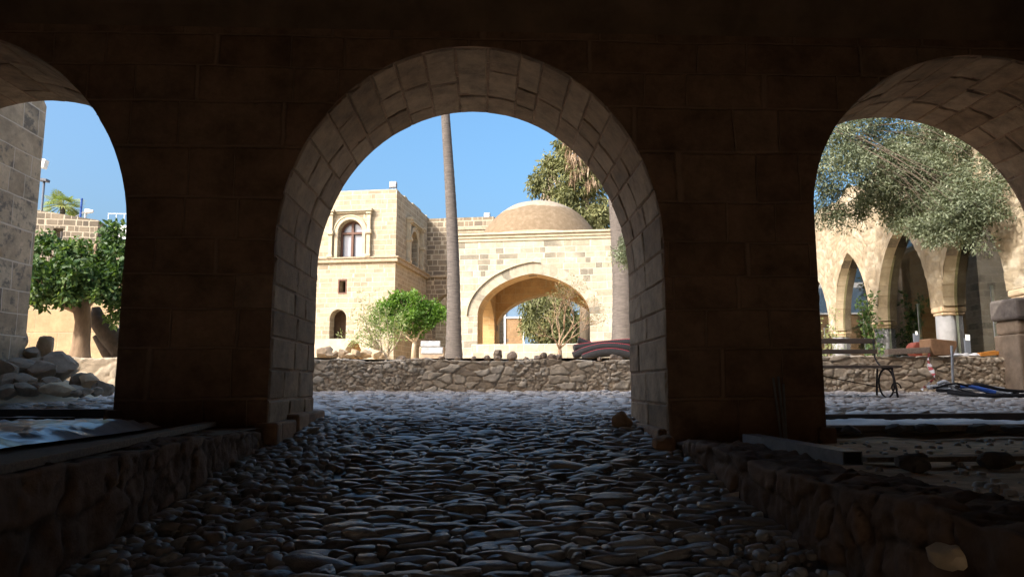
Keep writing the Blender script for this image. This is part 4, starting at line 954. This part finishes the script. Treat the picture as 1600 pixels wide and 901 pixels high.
# small things at the foot of the building
bp_ = P(628, 556, 24.5); bp_.z = GZ + .10; e = empty('red_bucket', bp_, 'small red plastic bucket by the building corner', 'bucket')
mb = MB(); mb.tube([(0, 0, 0), (0, 0, .22)], [.10, .125], 16); mb.build('bucket_body', M['red'], e, True); mb = MB(); mb.tube([(0, 0, .221), (0, 0, .24)], .135, 16); mb.build('rim', M['red'], e)
mb = MB(); mb.tube([(-.13 * math.cos(a), -.03, .2 - .13 * math.sin(a) * .6) for a in [math.pi * i / 10 for i in range(11)]], .006, 5); mb.build('handle', M['white'], e)
for i, (x0, x1, y0, y1, d, lab) in enumerate([(657, 688, 532, 541, 29, 'white covered slab leaning at top of the stack behind the citrus tree'), (658, 692, 542, 552, 28.3, 'white covered slab below, in front of the stack behind the citrus tree')]):
    a, b = P(x0, y1, d), P(x1, y0, d); mb = MB(); mb.box(0, b.x - a.x, 0, .1, 0, (b.z - a.z) * 1.15, Matrix.Rotation(R(-24), 4, 'X')); o = mb.build('covered_slab', M['steel_paint'], None, bevel=.03); o.location = (a.x, d, max(GZ + .01, a.z)); tag(o, lab, 'slab', 'white covered slabs')
mb = MB(); a, b = P(655, 552, 29.3), P(694, 541, 29.3); mb.box(a.x, b.x, 29.25, 30.2, GZ - .1, a.z + .28); tag(mb.build('block_stack', M['rock'], None, bevel=.04), 'low grey stack carrying the white covered slabs', 'stack')

# ------------------------------------------------------------------ trees in the garden
b0 = P(709, 558, 18.5); b0.z = GZ - .02; t0 = P(697, 180, 18.5)
palm_tree('tall slender palm trunk rising in front of the link wall', b0, t0, .205, .118, 13.2, 3, group='tall palms in the garden')
b0 = P(972, 545, 20); b0.z = GZ - .02; t0 = P(966, 300, 20)
palm_tree('thick palm trunk standing at the corner of the domed hall', b0, t0, .32, .275, 13.5, 4, 2.4, group='tall palms in the garden')

def tree(name, label, base, trunk, clumps, leafargs, bark, seed, cat='tree', twig=.5, r0=.06, extra=None, crown='crown'):
    """clumps: (px, py, depth, radius, clusters); trunk: list of ((px,py,d), radius)"""
    r = random.Random(seed); base = Vector(base); e = empty(name, base, label, cat); mb = MB()
    tp = [(P(*a) - base, q) for a, q in trunk]; mb.tube([p for p, _ in tp], [q for _, q in tp], 10); topp = tp[-1][0]; cen = []
    for (px, py, d, rr, nn) in clumps:
        o = P(px, py, d) - base; pts = limb(mb, topp, o, r0, r0 * .3, r, .10, 6, 6)
        for _ in range(nn):
            v = Vector((r.gauss(0, 1), r.gauss(0, 1), r.gauss(0, 1))).normalized() * rr * r.random() ** .35; q = o + v; cen.append(q)
            if r.random() < twig: limb(mb, pts[r.choice([3, 4, 5])], q, r0 * .25, r0 * .08, r, .12, 4, 4)
    mb.build('trunk', bark, e, True)
    la = dict(leafargs); cr = la.pop('crad'); leaves(crown, cen, [cr * r.uniform(.7, 1.3) for _ in cen], la.pop('per'), la.pop('L'), la.pop('W'), la.pop('mat'), e, seed, **la)
    return e, cen
# citrus
D1 = 20.5; b0 = P(647, 556, D1); b0.z = GZ
tree('citrus_tree', 'bright green umbrella shaped tree with pale forked trunk', b0, [((646, 562, D1), .075), ((647, 540, D1), .06), ((648, 534, D1), .065)],
     [(600, 490, D1, .34, 17), (625, 475, D1, .36, 19), (610, 508, D1 - .2, .3, 13), (650, 480, D1, .4, 20), (675, 490, D1, .34, 16), (645, 500, D1 - .3, .36, 16), (672, 503, D1 - .2, .25, 9), (630, 500, D1 - .4, .3, 12), (622, 466, D1, .2, 8), (688, 492, D1, .2, 7), (650, 490, D1 + .6, .5, 20), (620, 490, D1 + .6, .5, 18), (675, 485, D1 + .5, .35, 10), (655, 515, D1, .15, 4), (596, 480, D1 + .3, .2, 6)],
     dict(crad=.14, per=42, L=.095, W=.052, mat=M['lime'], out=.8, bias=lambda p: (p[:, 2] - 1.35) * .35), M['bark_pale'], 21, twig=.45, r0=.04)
# thin grey green shrub
D2 = 18; b0 = P(600, 556, D2); b0.z = GZ
r = random.Random(4); e = empty('thin_shrub', b0, 'sparse grey green shrub with thin stems before the building', 'shrub'); mb = MB(); cen = []
for (sx, sy, tx, ty) in [(594, 556, 566, 470), (594, 556, 585, 505), (600, 556, 548, 525), (606, 556, 600, 480), (607, 556, 618, 492), (606, 556, 632, 505), (596, 556, 555, 490), (601, 556, 575, 460), (594, 556, 590, 480), (607, 556, 612, 520), (598, 556, 570, 530), (594, 556, 560, 510)]:
    pts = limb(mb, P(sx, sy, D2) - b0, P(tx, ty, D2 + r.uniform(-.4, .4)) - b0, .018, .004, r, .08, 10, 5)
    for k in range(4, 11):
        for _ in range(3): cen.append(pts[k] + Vector((r.gauss(0, .10), r.gauss(0, .10), r.gauss(0, .07))))
for (px, py, n_, s) in [(552, 528, 10, .14), (575, 515, 9, .16), (600, 510, 10, .17), (615, 500, 12, .18), (585, 495, 8, .16)]:
    for _ in range(n_): cen.append(P(px, py, D2) - b0 + Vector((r.gauss(0, s), r.gauss(0, s), r.gauss(0, s))))
mb.build('stems', M['bark'], e, True); leaves('foliage', cen, [.10] * len(cen), 6, .085, .024, M['shrub'], e, 14, droop=-.3)
# bare twiggy tree
D3 = 22; b0 = P(877, 556, D3); b0.z = GZ; r = random.Random(8); e = empty('bare_tree', b0, 'nearly leafless pale twiggy tree before the domed arch', 'tree'); mb = MB(); tips = []
def grow(p, d, L, rad, lev):
    q = p + d * L; mid = (p + q) / 2 + Vector((r.gauss(0, 1), r.gauss(0, 1), r.gauss(0, 1))) * L * .06
    mb.tube([p, mid, q], [rad, rad * .85, rad * .7], 5 if lev else 8)
    if lev >= 5: tips.append(q); return
    for _ in range(2 if lev < 2 else r.choice([2, 3])):
        nd = (d + Vector((r.gauss(0, .42), r.gauss(0, .42), r.gauss(.10, .28)))).normalized(); grow(q, nd, L * r.uniform(.68, .9), rad * .62, lev + 1)
mb.tube([(0, 0, -.1), P(874, 545, D3) - b0], [.09, .065], 8)
for (px, py) in [(862, 520), (874, 505), (898, 502), (903, 518), (886, 496)]:
    o = P(874, 545, D3) - b0; t = P(px, py, D3 + r.uniform(-.5, .5)) - b0; d = t - o; grow(o, d.normalized(), d.length * .62, .03, 1)
mb.build('trunk', M['bark_tan'], e, True); leaves('crown', tips, [.17] * len(tips), 8, .065, .024, M['bare'], e, 15)
# conifers
def conifer(name, label, px, d, clumps, seed, per=46, crad=.45, L=.30, W=.10):
    b0 = P(px, 555, d); b0.z = GZ; top = max(P(c[0], c[1], d).z for c in clumps)
    return tree(name, label, b0, [((px, 560, d), .38), ((px, 400, d), .3), ((px, 250, d), .2)], clumps, dict(crad=crad, per=per, L=L, W=W, mat=M['cypress'], droop=.9, squash=1.5), M['bark'], seed, twig=.12, r0=.07)
e, cen = conifer('cypress_tree', 'tall old cypress with brown hanging sprays behind the dome', 915, 41,
    [(846, 280, 41, .5, 12), (838, 290, 41, .3, 6), (858, 262, 41, .5, 10), (875, 250, 41, .7, 16), (890, 225, 41, .8, 18), (900, 290, 41, 1.1, 30), (925, 320, 41, 1.2, 34), (885, 310, 40.5, .7, 20), (870, 300, 41, .5, 10), (930, 270, 41, 1.2, 30), (905, 345, 40.5, .8, 22), (950, 340, 41, 1.0, 24), (960, 250, 41.5, 1.2, 24), (915, 190, 41.5, 1.1, 26), (950, 180, 41.5, 1.2, 26), (980, 300, 42, 1.2, 24), (890, 270, 40.5, .7, 18), (900, 170, 41.5, .8, 18), (935, 130, 41.5, 1.0, 22), (925, 90, 41.5, .9, 18)], 31)
r = random.Random(2); dc = []
for (px, py, n_) in [(886, 225, 14), (895, 245, 18), (905, 262, 16), (920, 255, 16), (932, 265, 14), (915, 235, 16), (940, 250, 10), (925, 285, 8), (892, 270, 8), (900, 215, 10)]:
    for _ in range(n_ // 3): dc.append(P(px + r.gauss(0, 7), py + r.gauss(0, 9), 39.9) - e.location)
leaves('dead_foliage', dc, [.22] * len(dc), 16, .55, .075, M['deadleaf'], e, 33, droop=2.6, squash=1.6)
conifer('cypress_tree', 'dark bushy conifer seen through the arch of the domed hall', 860, 47,
    [(830, 480, 47, .8, 16), (850, 470, 47, .9, 20), (872, 475, 47, .9, 20), (835, 505, 46.5, .7, 16), (860, 505, 46.5, .9, 22), (885, 500, 47, .9, 22), (850, 530, 46.5, .6, 12), (880, 530, 46.5, .9, 22), (905, 510, 47, .9, 18), (900, 535, 47, .8, 16), (860, 450, 47.5, 1.0, 20), (890, 455, 47.5, 1.0, 18), (822, 510, 47, .4, 8)], 35)
# olive
ob = P(1235, 560, 15.2); ob.z = GZ
OL = [(a, b, c, d, int(n * 1.45)) for a, b, c, d, n in [(1292, 225, 14.2, .45, 13), (1330, 210, 14.4, .55, 17), (1380, 215, 14.8, .6, 19), (1430, 215, 15, .6, 19), (1325, 265, 14, .5, 15), (1375, 265, 14.4, .55, 20), (1420, 265, 14.6, .55, 20), (1400, 305, 14.6, .5, 18), (1440, 315, 14.4, .45, 14), (1470, 230, 14.6, .55, 16), (1505, 235, 13.6, .45, 11), (1475, 280, 13.8, .45, 13), (1505, 295, 12.9, .38, 12), (1535, 305, 12.4, .34, 9), (1500, 325, 12.8, .32, 9), (1525, 340, 12.5, .22, 6), (1300, 300, 15, .35, 7), (1290, 335, 15.2, .25, 5), (1395, 335, 15, .28, 5), (1350, 310, 14.8, .35, 8), (1540, 260, 12.6, .35, 6), (1455, 345, 13.8, .25, 5), (1285, 270, 14.6, .3, 5), (1312, 338, 15.4, .22, 4), (1345, 340, 15.2, .2, 4), (1420, 345, 14.4, .25, 5), (1485, 350, 13.2, .25, 6), (1548, 335, 12.2, .22, 4), (1498, 366, 13.0, .2, 4), (1462, 372, 13.6, .2, 4), (1528, 372, 12.6, .18, 3), (1440, 355, 14.0, .25, 5), (1475, 325, 13.4, .35, 9), (1405, 250, 14.2, .45, 16), (1440, 270, 14.2, .4, 14),
      (1340, 150, 14.8, .8, 20), (1430, 150, 15, .8, 20), (1500, 170, 14, .6, 14), (1250, 200, 15, .8, 20), (1240, 130, 15.2, .9, 22), (1180, 220, 15.5, .8, 18), (1020, 370, 16.2, .6, 16), (988, 385, 16.2, .35, 8), (980, 400, 16.4, .22, 5), (1100, 250, 16, .9, 20), (1180, 330, 15, .7, 14)]]
tree('olive_tree', 'large grey green olive tree spreading over the pointed cloister arches', ob, [((1238, 565, 15.2), .32), ((1236, 500, 15.2), .24), ((1240, 400, 15.1), .2), ((1262, 290, 15), .10), ((1290, 200, 14.9), .06)], OL,
     dict(crad=.25, per=110, L=.085, W=.026, mat=M['olive'], out=.5, droop=.25, squash=.85), M['bark_dark'], 41, twig=.22, r0=.010)

# ------------------------------------------------------------------ cloister on the right
A = 7.5; CA = math.atan(.164)
cf = Frame((A + .164 * 13, 13, 0), CA); cf.o.z = GZ
cl = empty('cloister', cf.o, 'sunlit cloister wing with tall pointed arches on stone columns', 'cloister', rotz=-CA)
def cs(px, py): v, z = cf.side(px, py); return (v, z - GZ)
cols_v = [cs(px, 500)[0] for px in (1592, 1465, 1366, 1300)]; cols_v.append(cols_v[-1] + 4.1); cols_v.append(cols_v[-1] + 4.1)
cols_v = [cols_v[0] - 4.0] + cols_v
zsp = cs(1462, 480)[1]; zap = [cs(1540, 312)[1], cs(1405, 355)[1], cs(1325, 394)[1]]; zap = [zap[0], zap[0]] + zap[1:] + [zap[2], zap[2]]
ztc = cs(1276, 338)[1]; TH = .33
# rubble plaster face: grid with relief, cut by the arches
holes = []
for i in range(len(cols_v) - 1):
    a, b = cols_v[i] + .30, cols_v[i + 1] - .30; holes.append((a, b, zap[i]))
pol = [(cols_v[0] - 1.0, zsp)]
for a, b, zt in holes: pol += gothic_pts(a, b, zsp, zt, 14)
pol += [(cols_v[-1] + 1.0, zsp), (cols_v[-1] + 1.0, ztc), (cols_v[0] - 1.0, ztc)]
mb = MB(); mb.prism(pol, .04, TH, conv=lambda u, w, v: (w, u, v)); mb.build('wall', M['terrace'], cl)
def in_arch(v, z):
    for a, b, zt in holes:
        m = (a + b) / 2; h = (b - a) / 2; rr = zt - zsp; c = (rr * rr - h * h) / (2 * h); t = abs(v - m)
        if t < h and z >= zsp - .01 and (t + c) ** 2 + (z - zsp) ** 2 < (h + c) ** 2: return True
    return False
# face relief: columns of quads from arch edge to top
us = []
for i in range(len(cols_v) - 1):
    a, b, zt = holes[i]; us += list(np.linspace(cols_v[i] - .30 if i else cols_v[0] - 1, a, 8, endpoint=False)) + [a + (b - a) * (1 - math.cos(math.pi * k / 60)) / 2 for k in range(60)]
us += list(np.linspace(holes[-1][1], cols_v[-1] + 1, 10)); us = np.array(us)
def low(v):
    for a, b, zt in holes:
        if a <= v <= b:
            m = (a + b) / 2; h = (b - a) / 2; rr = zt - zsp; c = (rr * rr - h * h) / (2 * h); t = abs(v - m); return zsp + math.sqrt(max(0, (h + c) ** 2 - (t + c) ** 2))
    return zsp
lows = np.array([low(v) for v in us]); K = 110; T = np.linspace(0, 1, K)[:, None]
VV = np.repeat(us[None, :], K, 0); ZZ = lows[None, :] + (ztc + .05 - lows[None, :]) * T
e_, val, _ = voro(VV + fbm(VV, ZZ, 1, 2) * .2, ZZ + fbm(VV, ZZ, 2, 2) * .15, .34, .2, 77)
k = np.sqrt(np.clip(e_ / .3, 0, 1)); relief = (k - 1) * .035 + fbm(VV, ZZ, 3, 1.5) * .08 + fbm(VV, ZZ, 4, 8) * .03
ZZ = ZZ + (fbm(VV, VV * 0, 5, .9) * .5) * T ** 6
grid_mesh('plaster_face', .0 - relief, VV, ZZ, M['plaster'], cl, rnd=val, edge=np.clip(e_ / .2, 0, 1))
# columns
for i, v in enumerate(cols_v):
    wide = .27
    mb = MB(); mb.box(-.025, TH + .03, v - .255, v + .255, zsp - .13, zsp - .004); mb.box(.0, TH + .01, v - .225, v + .225, zsp - .20, zsp - .132); mb.build('capital', M['rock_tan'], cl, bevel=.05)
    mb = MB(); mb.tube([(TH / 2, v, -.25), (TH / 2, v, (zsp - .2) / 2), (TH / 2, v, zsp - .202)], [.205, .20, .195], 20); mb.build('column', simple('pale_column', (.25, .245, .245), .8, .2, 5, .3) if i == 0 else bpy.data.materials['pale_column'], cl, True)
# voussoir linings in warm stone
for a, b, zt in holes:
    pts = gothic_pts(a + .004, b - .004, zsp, zt - .004, 14); n = len(pts); mb = MB()
    mb.add([(.0, p, z) for p, z in pts] + [(TH + .01, p, z) for p, z in pts], [(i, i + 1, i + 1 + n, i + n) for i in range(n - 1)])
    o = mb.build('arch_soffit', M['cream_ring'], cl); ac = [0]
    for p, q in zip(pts, pts[1:]): ac.append(ac[-1] + math.hypot(p[0] - q[0], p[1] - q[1]))
    uvl = o.data.uv_layers[0]
    for li, lp in enumerate(o.data.loops): uvl.data[li].uv = ((0 if lp.vertex_index < n else TH), ac[lp.vertex_index % n])
# glazing
for i, (a, b, zt) in enumerate(holes[1:5]):
    pts = gothic_pts(a + .01, b - .01, zsp, zt - .01, 14); mb = MB(); mb.prism([(a + .01, .0)] + pts + [(b - .01, .0)], TH - .09, TH - .078, conv=lambda u, w, v: (w, u, v)); mb.build('pane', M['glass'], cl)
    mb = MB()
    for t in (.4,):
        v = a + (b - a) * t; mb.box(TH - .10, TH - .07, v - .003, v + .003, 0, 1.5)
    mb.build('glazing_bar', M['steel'], cl)
# gallery behind
v0, v1 = cols_v[0] - 1, cols_v[-1] + 1
mb = MB(); mb.box(3.6, 3.9, v0, v1, -.2, ztc); mb.build('gallery_wall', M['gallery'], cl)
mb = MB(); mb.box(TH + .01, 3.59, v0, v1, ztc - .9, ztc - .6); mb.build('gallery_roof', M['gallery'], cl)
mb = MB(); mb.box(-.1, 3.59, v0, v1, -.2, .02); mb.build('gallery_floor', M['soil'], cl)
mb = MB(); mb.box(TH + .01, 3.59, v1 - .3, v1, -.19, ztc - .91); mb.box(TH + .01, 3.59, v0, v0 + .3, -.19, ztc - .91); mb.build('gallery_end', M['gallery'], cl)
v = cols_v[1] + 1.2; mb = MB(); mb.box(3.55, 3.62, v, v + .75, 1.1, 2.3); mb.build('window', M['dark_metal'], cl)
mb = MB(); mb.box(3.50, 3.548, v - .08, v + .83, 1.0, 1.1); mb.build('sill', M['trim'], cl)

# climbing plant on a pier
pv = cs(1376, 500); b0 = cf.o + cf.Y * pv[0] - cf.X * .35; b0.z = GZ; r = random.Random(6); e = empty('climbing_plant', b0, 'green climbing plant against the second cloister column', 'plant'); mb = MB(); cen = []
for k in range(4):
    pts = limb(mb, (r.uniform(-.2, .2), r.uniform(-.2, .2), 0), (r.uniform(-.25, .2), r.uniform(-.2, .2), r.uniform(1.4, 2.2)), .012, .004, r, .08, 12, 4)
    for p in pts[2:]:
        for _ in range(2): cen.append(p + Vector((r.gauss(0, .08), r.gauss(0, .08), r.gauss(0, .06))))
mb.build('stems', M['bark'], e); leaves('foliage', cen, [.1] * len(cen), 8, .10, .06, M['ficus'], e, 16)
pv = cs(1312, 480); b0 = cf.o + cf.Y * pv[0] - cf.X * .4; b0.z = GZ; e = empty('climbing_plant', b0, 'thin sparse creeper against the farthest bright cloister column', 'plant'); mb = MB(); cen = []
for k in range(4):
    pts = limb(mb, (r.uniform(-.2, .2), r.uniform(-.3, .3), 0), (r.uniform(-.2, .2), r.uniform(-.6, .6), r.uniform(1.0, 2.0)), .012, .004, r, .08, 12, 4)
    for p in pts[3:]: cen.append(p + Vector((r.gauss(0, .1), r.gauss(0, .1), r.gauss(0, .06))))
mb.build('stems', M['bark'], e); leaves('foliage', cen, [.12] * len(cen), 6, .08, .04, M['shrub'], e, 17)

# low wall on the right with things on it
yw = 12.3; xl = P(1180, 580, yw).x; xr = P(1592, 580, yw).x; wtz = P(1400, 556, yw).z
tag(rubble_wall('garden_wall', (xl, yw), (xr, yw), 1.0, wtz, .45, M['rubble'], (.30, .14), .04, .016, 67, rough=1.4), 'low rubble wall behind the bench under the cloister', 'low wall')
p = P(1590, 600, 12.1); e = empty('stone_pillar', (p.x + .14, 12.1, court_z(12)), 'squat stone pillar with projecting cap at the end of the low wall', 'pillar')
zt_ = P(1590, 467, 12.1).z - court_z(12)
mb = MB(); mb.box(-.2, .5, -.2, .4, -.1, zt_ - .62); mb.build('shaft', M['rock_pillar'], e, bevel=.03); mb = MB(); mb.box(-.16, .5, -.17, .4, zt_ - .618, zt_ - .37); mb.build('neck', M['rock_pillar'], e, bevel=.05)
mb = MB(); mb.box(-.23, .55, -.25, .42, zt_ - .368, zt_); mb.build('cap', M['rock_dark'], e, bevel=.05)
# block, boards, ball
p = P(1470, 556, 12.35); me = bpy.data.meshes.new('stone_block'); mb = MB()
w0, w1, hh_ = .20, .24, P(1470, 530, 12.35).z - wtz
mb.prism([(-w0, 0), (w0 * .8, 0), (w1, hh_ * .55), (w1, hh_ * .85), (-w1, hh_), (-w1 * 1.02, hh_ * .5)], -.17, .17); o = mb.build('stone_block', M['rock_brown'], None, bevel=.025); o.location = (p.x, 12.4, wtz + .012); tag(o, 'large squared brown stone block resting on the low wall', 'stone block')
p0, p1 = P(1385, 548, 12.3), P(1449, 540, 12.3); plank('timber_board', 'reddish board lying on the low wall against the stone block', (p0.x, 12.3, wtz + .02), (p1.x, 12.28, wtz + .055), .12, .10, M['timber'], 'board')
p = P(1434, 536, 12.7); mb = MB(); mb.tube([(0, -.12, 0), (0, .12, 0)], .14, 24); o = mb.build('terracotta_drum', M['redterracotta'], None, bevel=.02); o.location = (p.x, 12.75, wtz + .13); tag(o, 'round red drum end showing behind the board on the low wall', 'drum')
p = P(1428, 531, 13.3); 
def paper(label, px, py, d, w, h, ang, stick):
    p = P(px, py, d); e = empty('paper_notice', (p.x, d, p.z), label, 'notice', 'white notices on the cloister glass'); mb = MB(); mb.box(-w / 2, w / 2, -.004, .004, -h / 2, h / 2, Matrix.Rotation(R(ang), 4, 'Y')); mb.build('sheet', M['white'], e)
    mb = MB(); mb.box(-.05, .05, .006, .05, -(p.z - GZ), -h * .1); mb.build('post', M['dark_metal'], e)
paper('square white notice on a dark stand beside the stone block', 1512, 527, 13.4, .085, .11, 4, 1)
paper('tilted white notice near the squat stone pillar', 1567, 519, 13.3, .09, .14, 28, 1)
paper('tiny white notice above the red drum', 1432, 520, 14.2, .04, .075, -6, 1)
for i, (px, py, w, d, lab) in enumerate([(1495, 552, 26, 12.6, 'flat grey stone on the low wall beside the stone block'), (1508, 554, 18, 12.5, 'small white stone in the middle of the row on the low wall'), (1523, 553, 20, 12.5, 'round white stone on the low wall beside the orange planks'), (1505, 548, 24, 12.8, 'grey slab stone behind the white stones on the low wall')]):
    rock('wall_stone', lab, (P(px, py, d).x, d, wtz - .01), (w / F * d, .15, .085), 260 + i, M['cloth'], 'pale stones on the low wall')
for i, (px0, py0, px1, py1, d, lab) in enumerate([(1530, 553, 1590, 548, 12.45, 'front orange plank on the low wall by the pillar'), (1540, 547, 1592, 541, 12.75, 'rear orange plank propped higher by the pillar')]):
    a, b = P(px0, py0, d), P(px1, py1, d); plank('orange_plank', lab, (a.x, d, wtz + .0 + .03 * i), (b.x, d, wtz + .06 + .05 * i), .10, .07, M['orange_wood'], 'plank', 'orange planks on the low wall')
# steel post, tape, hoses
p = P(1488, 592, 12.0); t = P(1487, 540, 12.05); mb = MB(); mb.tube([(p.x, 12.0, court_z(12) - .02), (t.x, 12.05, t.z)], .022, 8); tag(mb.build('steel_post', M['steel'], None), 'short grey steel post in front of the stone block', 'post')
mb = MB(); r = random.Random(3); pts = [P(1452, 552, 12.1), P(1450, 562, 11.98), P(1453, 573, 11.95), P(1458, 583, 11.9), P(1461, 590, 11.85), P(1446, 603, 11.8), P(1440, 609, 11.75)]
for i in range(len(pts) - 1):
    a, b = pts[i], pts[i + 1]; n = 4
    for j in range(n):
        p0, p1 = a.lerp(b, j / n), a.lerp(b, (j + 1) / n); w = Vector((.03 * math.cos(i * 1.3 + j * .5), .02, .012 * math.sin(i + j)))
        mb.add([p0 - w, p0 + w, p1 + w, p1 - w, p0 - w + Vector((0, .004, 0)), p0 + w + Vector((0, .004, 0)), p1 + w + Vector((0, .004, 0)), p1 - w + Vector((0, .004, 0))], [(0, 1, 2, 3), (7, 6, 5, 4), (0, 4, 5, 1), (1, 5, 6, 2), (2, 6, 7, 3), (3, 7, 4, 0)], float((i * n + j) % 4 < 2))
tag(mb.build('barrier_tape', rndmat('barrier_tape', [(0, (.75, .73, .72)), (.49, (.75, .73, .72)), (.51, (.55, .10, .10)), (1, (.55, .10, .10))], .5, bump=0, nvar=.1), None), 'red and white barrier tape hanging down the low wall', 'tape')
r = random.Random(12)
def hose(label, pts, rad, mat, ribs=False):
    pts = [Vector(p) for p in pts]; cv = []
    for i in range(len(pts) - 1):
        p0, p1, p2, p3 = pts[max(i - 1, 0)], pts[i], pts[i + 1], pts[min(i + 2, len(pts) - 1)]
        for k in range(22):
            t = k / 22; cv.append(.5 * ((2 * p1) + (p2 - p0) * t + (2 * p0 - 5 * p1 + 4 * p2 - p3) * t * t + (3 * p1 - p0 - 3 * p2 + p3) * t ** 3))
    cv.append(pts[-1]); mb = MB(); mb.tube(cv, [rad * (1.12 if ribs and (i // 2) % 2 else 1) for i in range(len(cv))], 8); tag(mb.build('ground_hose', mat, None, True), label, 'hose', 'hoses lying below the low wall')
gz = lambda y: court_z(y) + .02
def gp(px, d, up=0): p = P(px, 600, d); return (p.x, d, gz(d) + .03 + up)
hose('grey ribbed hose along the foot of the low wall', [gp(1450, 11.75, .08), gp(1480, 11.8, .10), gp(1520, 11.75, .09), gp(1568, 11.65, .05)], .035, M['greypipe'], True)
hose('second grey ribbed hose lying under the first', [gp(1465, 11.7, .03), gp(1510, 11.72, .05), gp(1560, 11.6, .02), gp(1580, 11.45)], .034, M['greypipe'], True)
hose('short blue hose across the middle of the hose pile', [gp(1500, 11.6, .10), gp(1515, 11.55, .11), gp(1535, 11.45, .07), gp(1555, 11.35, .02)], .034, M['blue'])
hose('black hose sweeping from the tape along the paving', [gp(1462, 11.6, .05), gp(1490, 11.45, .03), gp(1530, 11.25, .0), gp(1580, 11.15, .0), gp(1650, 11.2, 0)], .026, M['pipe'])
hose('black hose nearest the paving edge in the hose pile', [gp(1480, 11.45, .02), gp(1510, 11.2, .0), gp(1550, 11.0, .0), gp(1600, 11.0, .0), gp(1660, 11.1, 0)], .026, M['pipe'])
hose('black hose lying over the blue hose', [gp(1485, 11.65, .09), gp(1530, 11.5, .13), gp(1570, 11.4, .06), gp(1640, 11.35, .02)], .026, M['pipe'])

for i, (a_, b_, up) in enumerate([((1458, 11.7), (1530, 11.3), .07), ((1470, 11.5), (1545, 11.5), .12), ((1500, 11.75), (1590, 11.45), .10), ((1465, 11.62), (1500, 11.5), .14)]):
    hose(['thin black cable looping from the tape end of the hose pile', 'thin black cable crossing on top of the hose pile', 'thin black cable running back along the low wall foot', 'short pale conduit end on top of the hose pile'][i],
         [gp(*a_, up), gp((a_[0] * 2 + b_[0]) / 3, a_[1] - .05, up + .04), gp((a_[0] + b_[0] * 2) / 3, b_[1] + .08, up * .7), gp(*b_, .0)], .016 if i < 3 else .03, M['pipe'] if i < 3 else M['greypipe'], i == 3)

# bench
yb = 11.2; xr_ = P(1384, 570, yb).x; xl_ = xr_ - 1.75; zg = court_z(yb) + .01
be = empty('garden_bench', ((xl_ + xr_) / 2, yb, zg), 'slatted wooden bench with scrolled black iron legs', 'bench'); hw = (xr_ - xl_) / 2
def zz_(py, d): return P(1330, py, d).z - zg
for (pt, pb, y) in ((528.5, 536.5, .30), (545.5, 552.5, .26)):
    mb = MB(); mb.box(-hw, hw + .03, y, y + .03, zz_(pb, yb + y), zz_(pt, yb + y)); mb.build('back_slat', M['bench_wood'], be, bevel=.006)
zs_ = zz_(571, yb)
for k in range(4): mb = MB(); mb.box(-hw, hw + .14, -.22 + k * .115, -.22 + k * .115 + .10, zs_ - .035, zs_); mb.build('seat_slat', M['bench_wood'], be, bevel=.006)
for x in (-hw + .12, hw - .02):
    mb = MB(); y = .28; zt_b = zz_(530, yb + .3)
    mb.tube([(x, .285, zt_b), (x, .27, zs_ + .14), (x, .20, zs_ + .05), (x, .05, zs_ - .05), (x, -.22, zs_ - .05)], .014, 6)
    ring = [(x, -.02 + .22 * math.sin(2 * math.pi * i / 20), (zs_ - .05) / 2 + (zs_ - .05) / 2 * math.cos(2 * math.pi * i / 20)) for i in range(21)]
    mb.tube(ring, .014, 6)
    mb.tube([(x, .22, zs_ - .04), (x + .02, .30, .2), (x + .03, .34, .0)], .016, 6); mb.tube([(x, -.2, zs_ - .05), (x + .01, -.25, .2), (x + .03, -.26, 0)], .016, 6)
    sc_ = [(x + .03 + .09 * (1 - i / 16) * math.cos(i * .55), -.21, .14 + .11 * (1 - i / 18) * math.sin(i * .55)) for i in range(15)]; mb.tube(sc_, .011, 5)
    mb.build('leg_frame', M['iron'], be, True)
mb = MB(); mb.tube([(-hw + .2, 0, zs_ - .06), (hw - .1, .05, .16)], .008, 5); mb.build('tie_rod', M['iron'], be)

# ------------------------------------------------------------------ light
EL = 35.0; AZ = Vector((.61, .55))
L = Vector((AZ.x, AZ.y, -math.tan(R(EL)) * AZ.length)).normalized()
sd_ = bpy.data.lights.new('sun', 'SUN'); sd_.energy = 2.0; sd_.angle = R(.53); sd_.color = (1, .96, .88)
so = bpy.data.objects.new('sun', sd_); C.objects.link(so); so.rotation_euler = L.to_track_quat('-Z', 'Y').to_euler(); so.location = (0, -5, 30)
w = bpy.data.worlds.new('World'); SC.world = w; w.use_nodes = True; nt = w.node_tree; nt.nodes.clear()
sky = node(nt, 'ShaderNodeTexSky', sky_type='NISHITA', sun_disc=False, sun_elevation=R(EL), sun_rotation=math.atan2(-AZ.x, -AZ.y), air_density=1.0, dust_density=9, ozone_density=4.4)
skc = node(nt, 'ShaderNodeHueSaturation', {'Hue': .488, 'Saturation': 1.2, 'Color': sky.outputs[0]}).outputs[0]
bg = node(nt, 'ShaderNodeBackground', {0: skc, 1: .15}); ow = node(nt, 'ShaderNodeOutputWorld', {0: bg.outputs[0]})
SC.view_settings.view_transform = 'Standard'; SC.view_settings.look = 'None'; SC.view_settings.gamma = 1; SC.view_settings.use_curve_mapping = False
SC.view_settings.exposure = 1.45
SC.render.engine = 'CYCLES'; SC.cycles.max_bounces = 10; SC.cycles.diffuse_bounces = 7; SC.cycles.transparent_max_bounces = 12; SC.cycles.use_denoising = True
SC.cycles.sample_clamp_indirect = 8
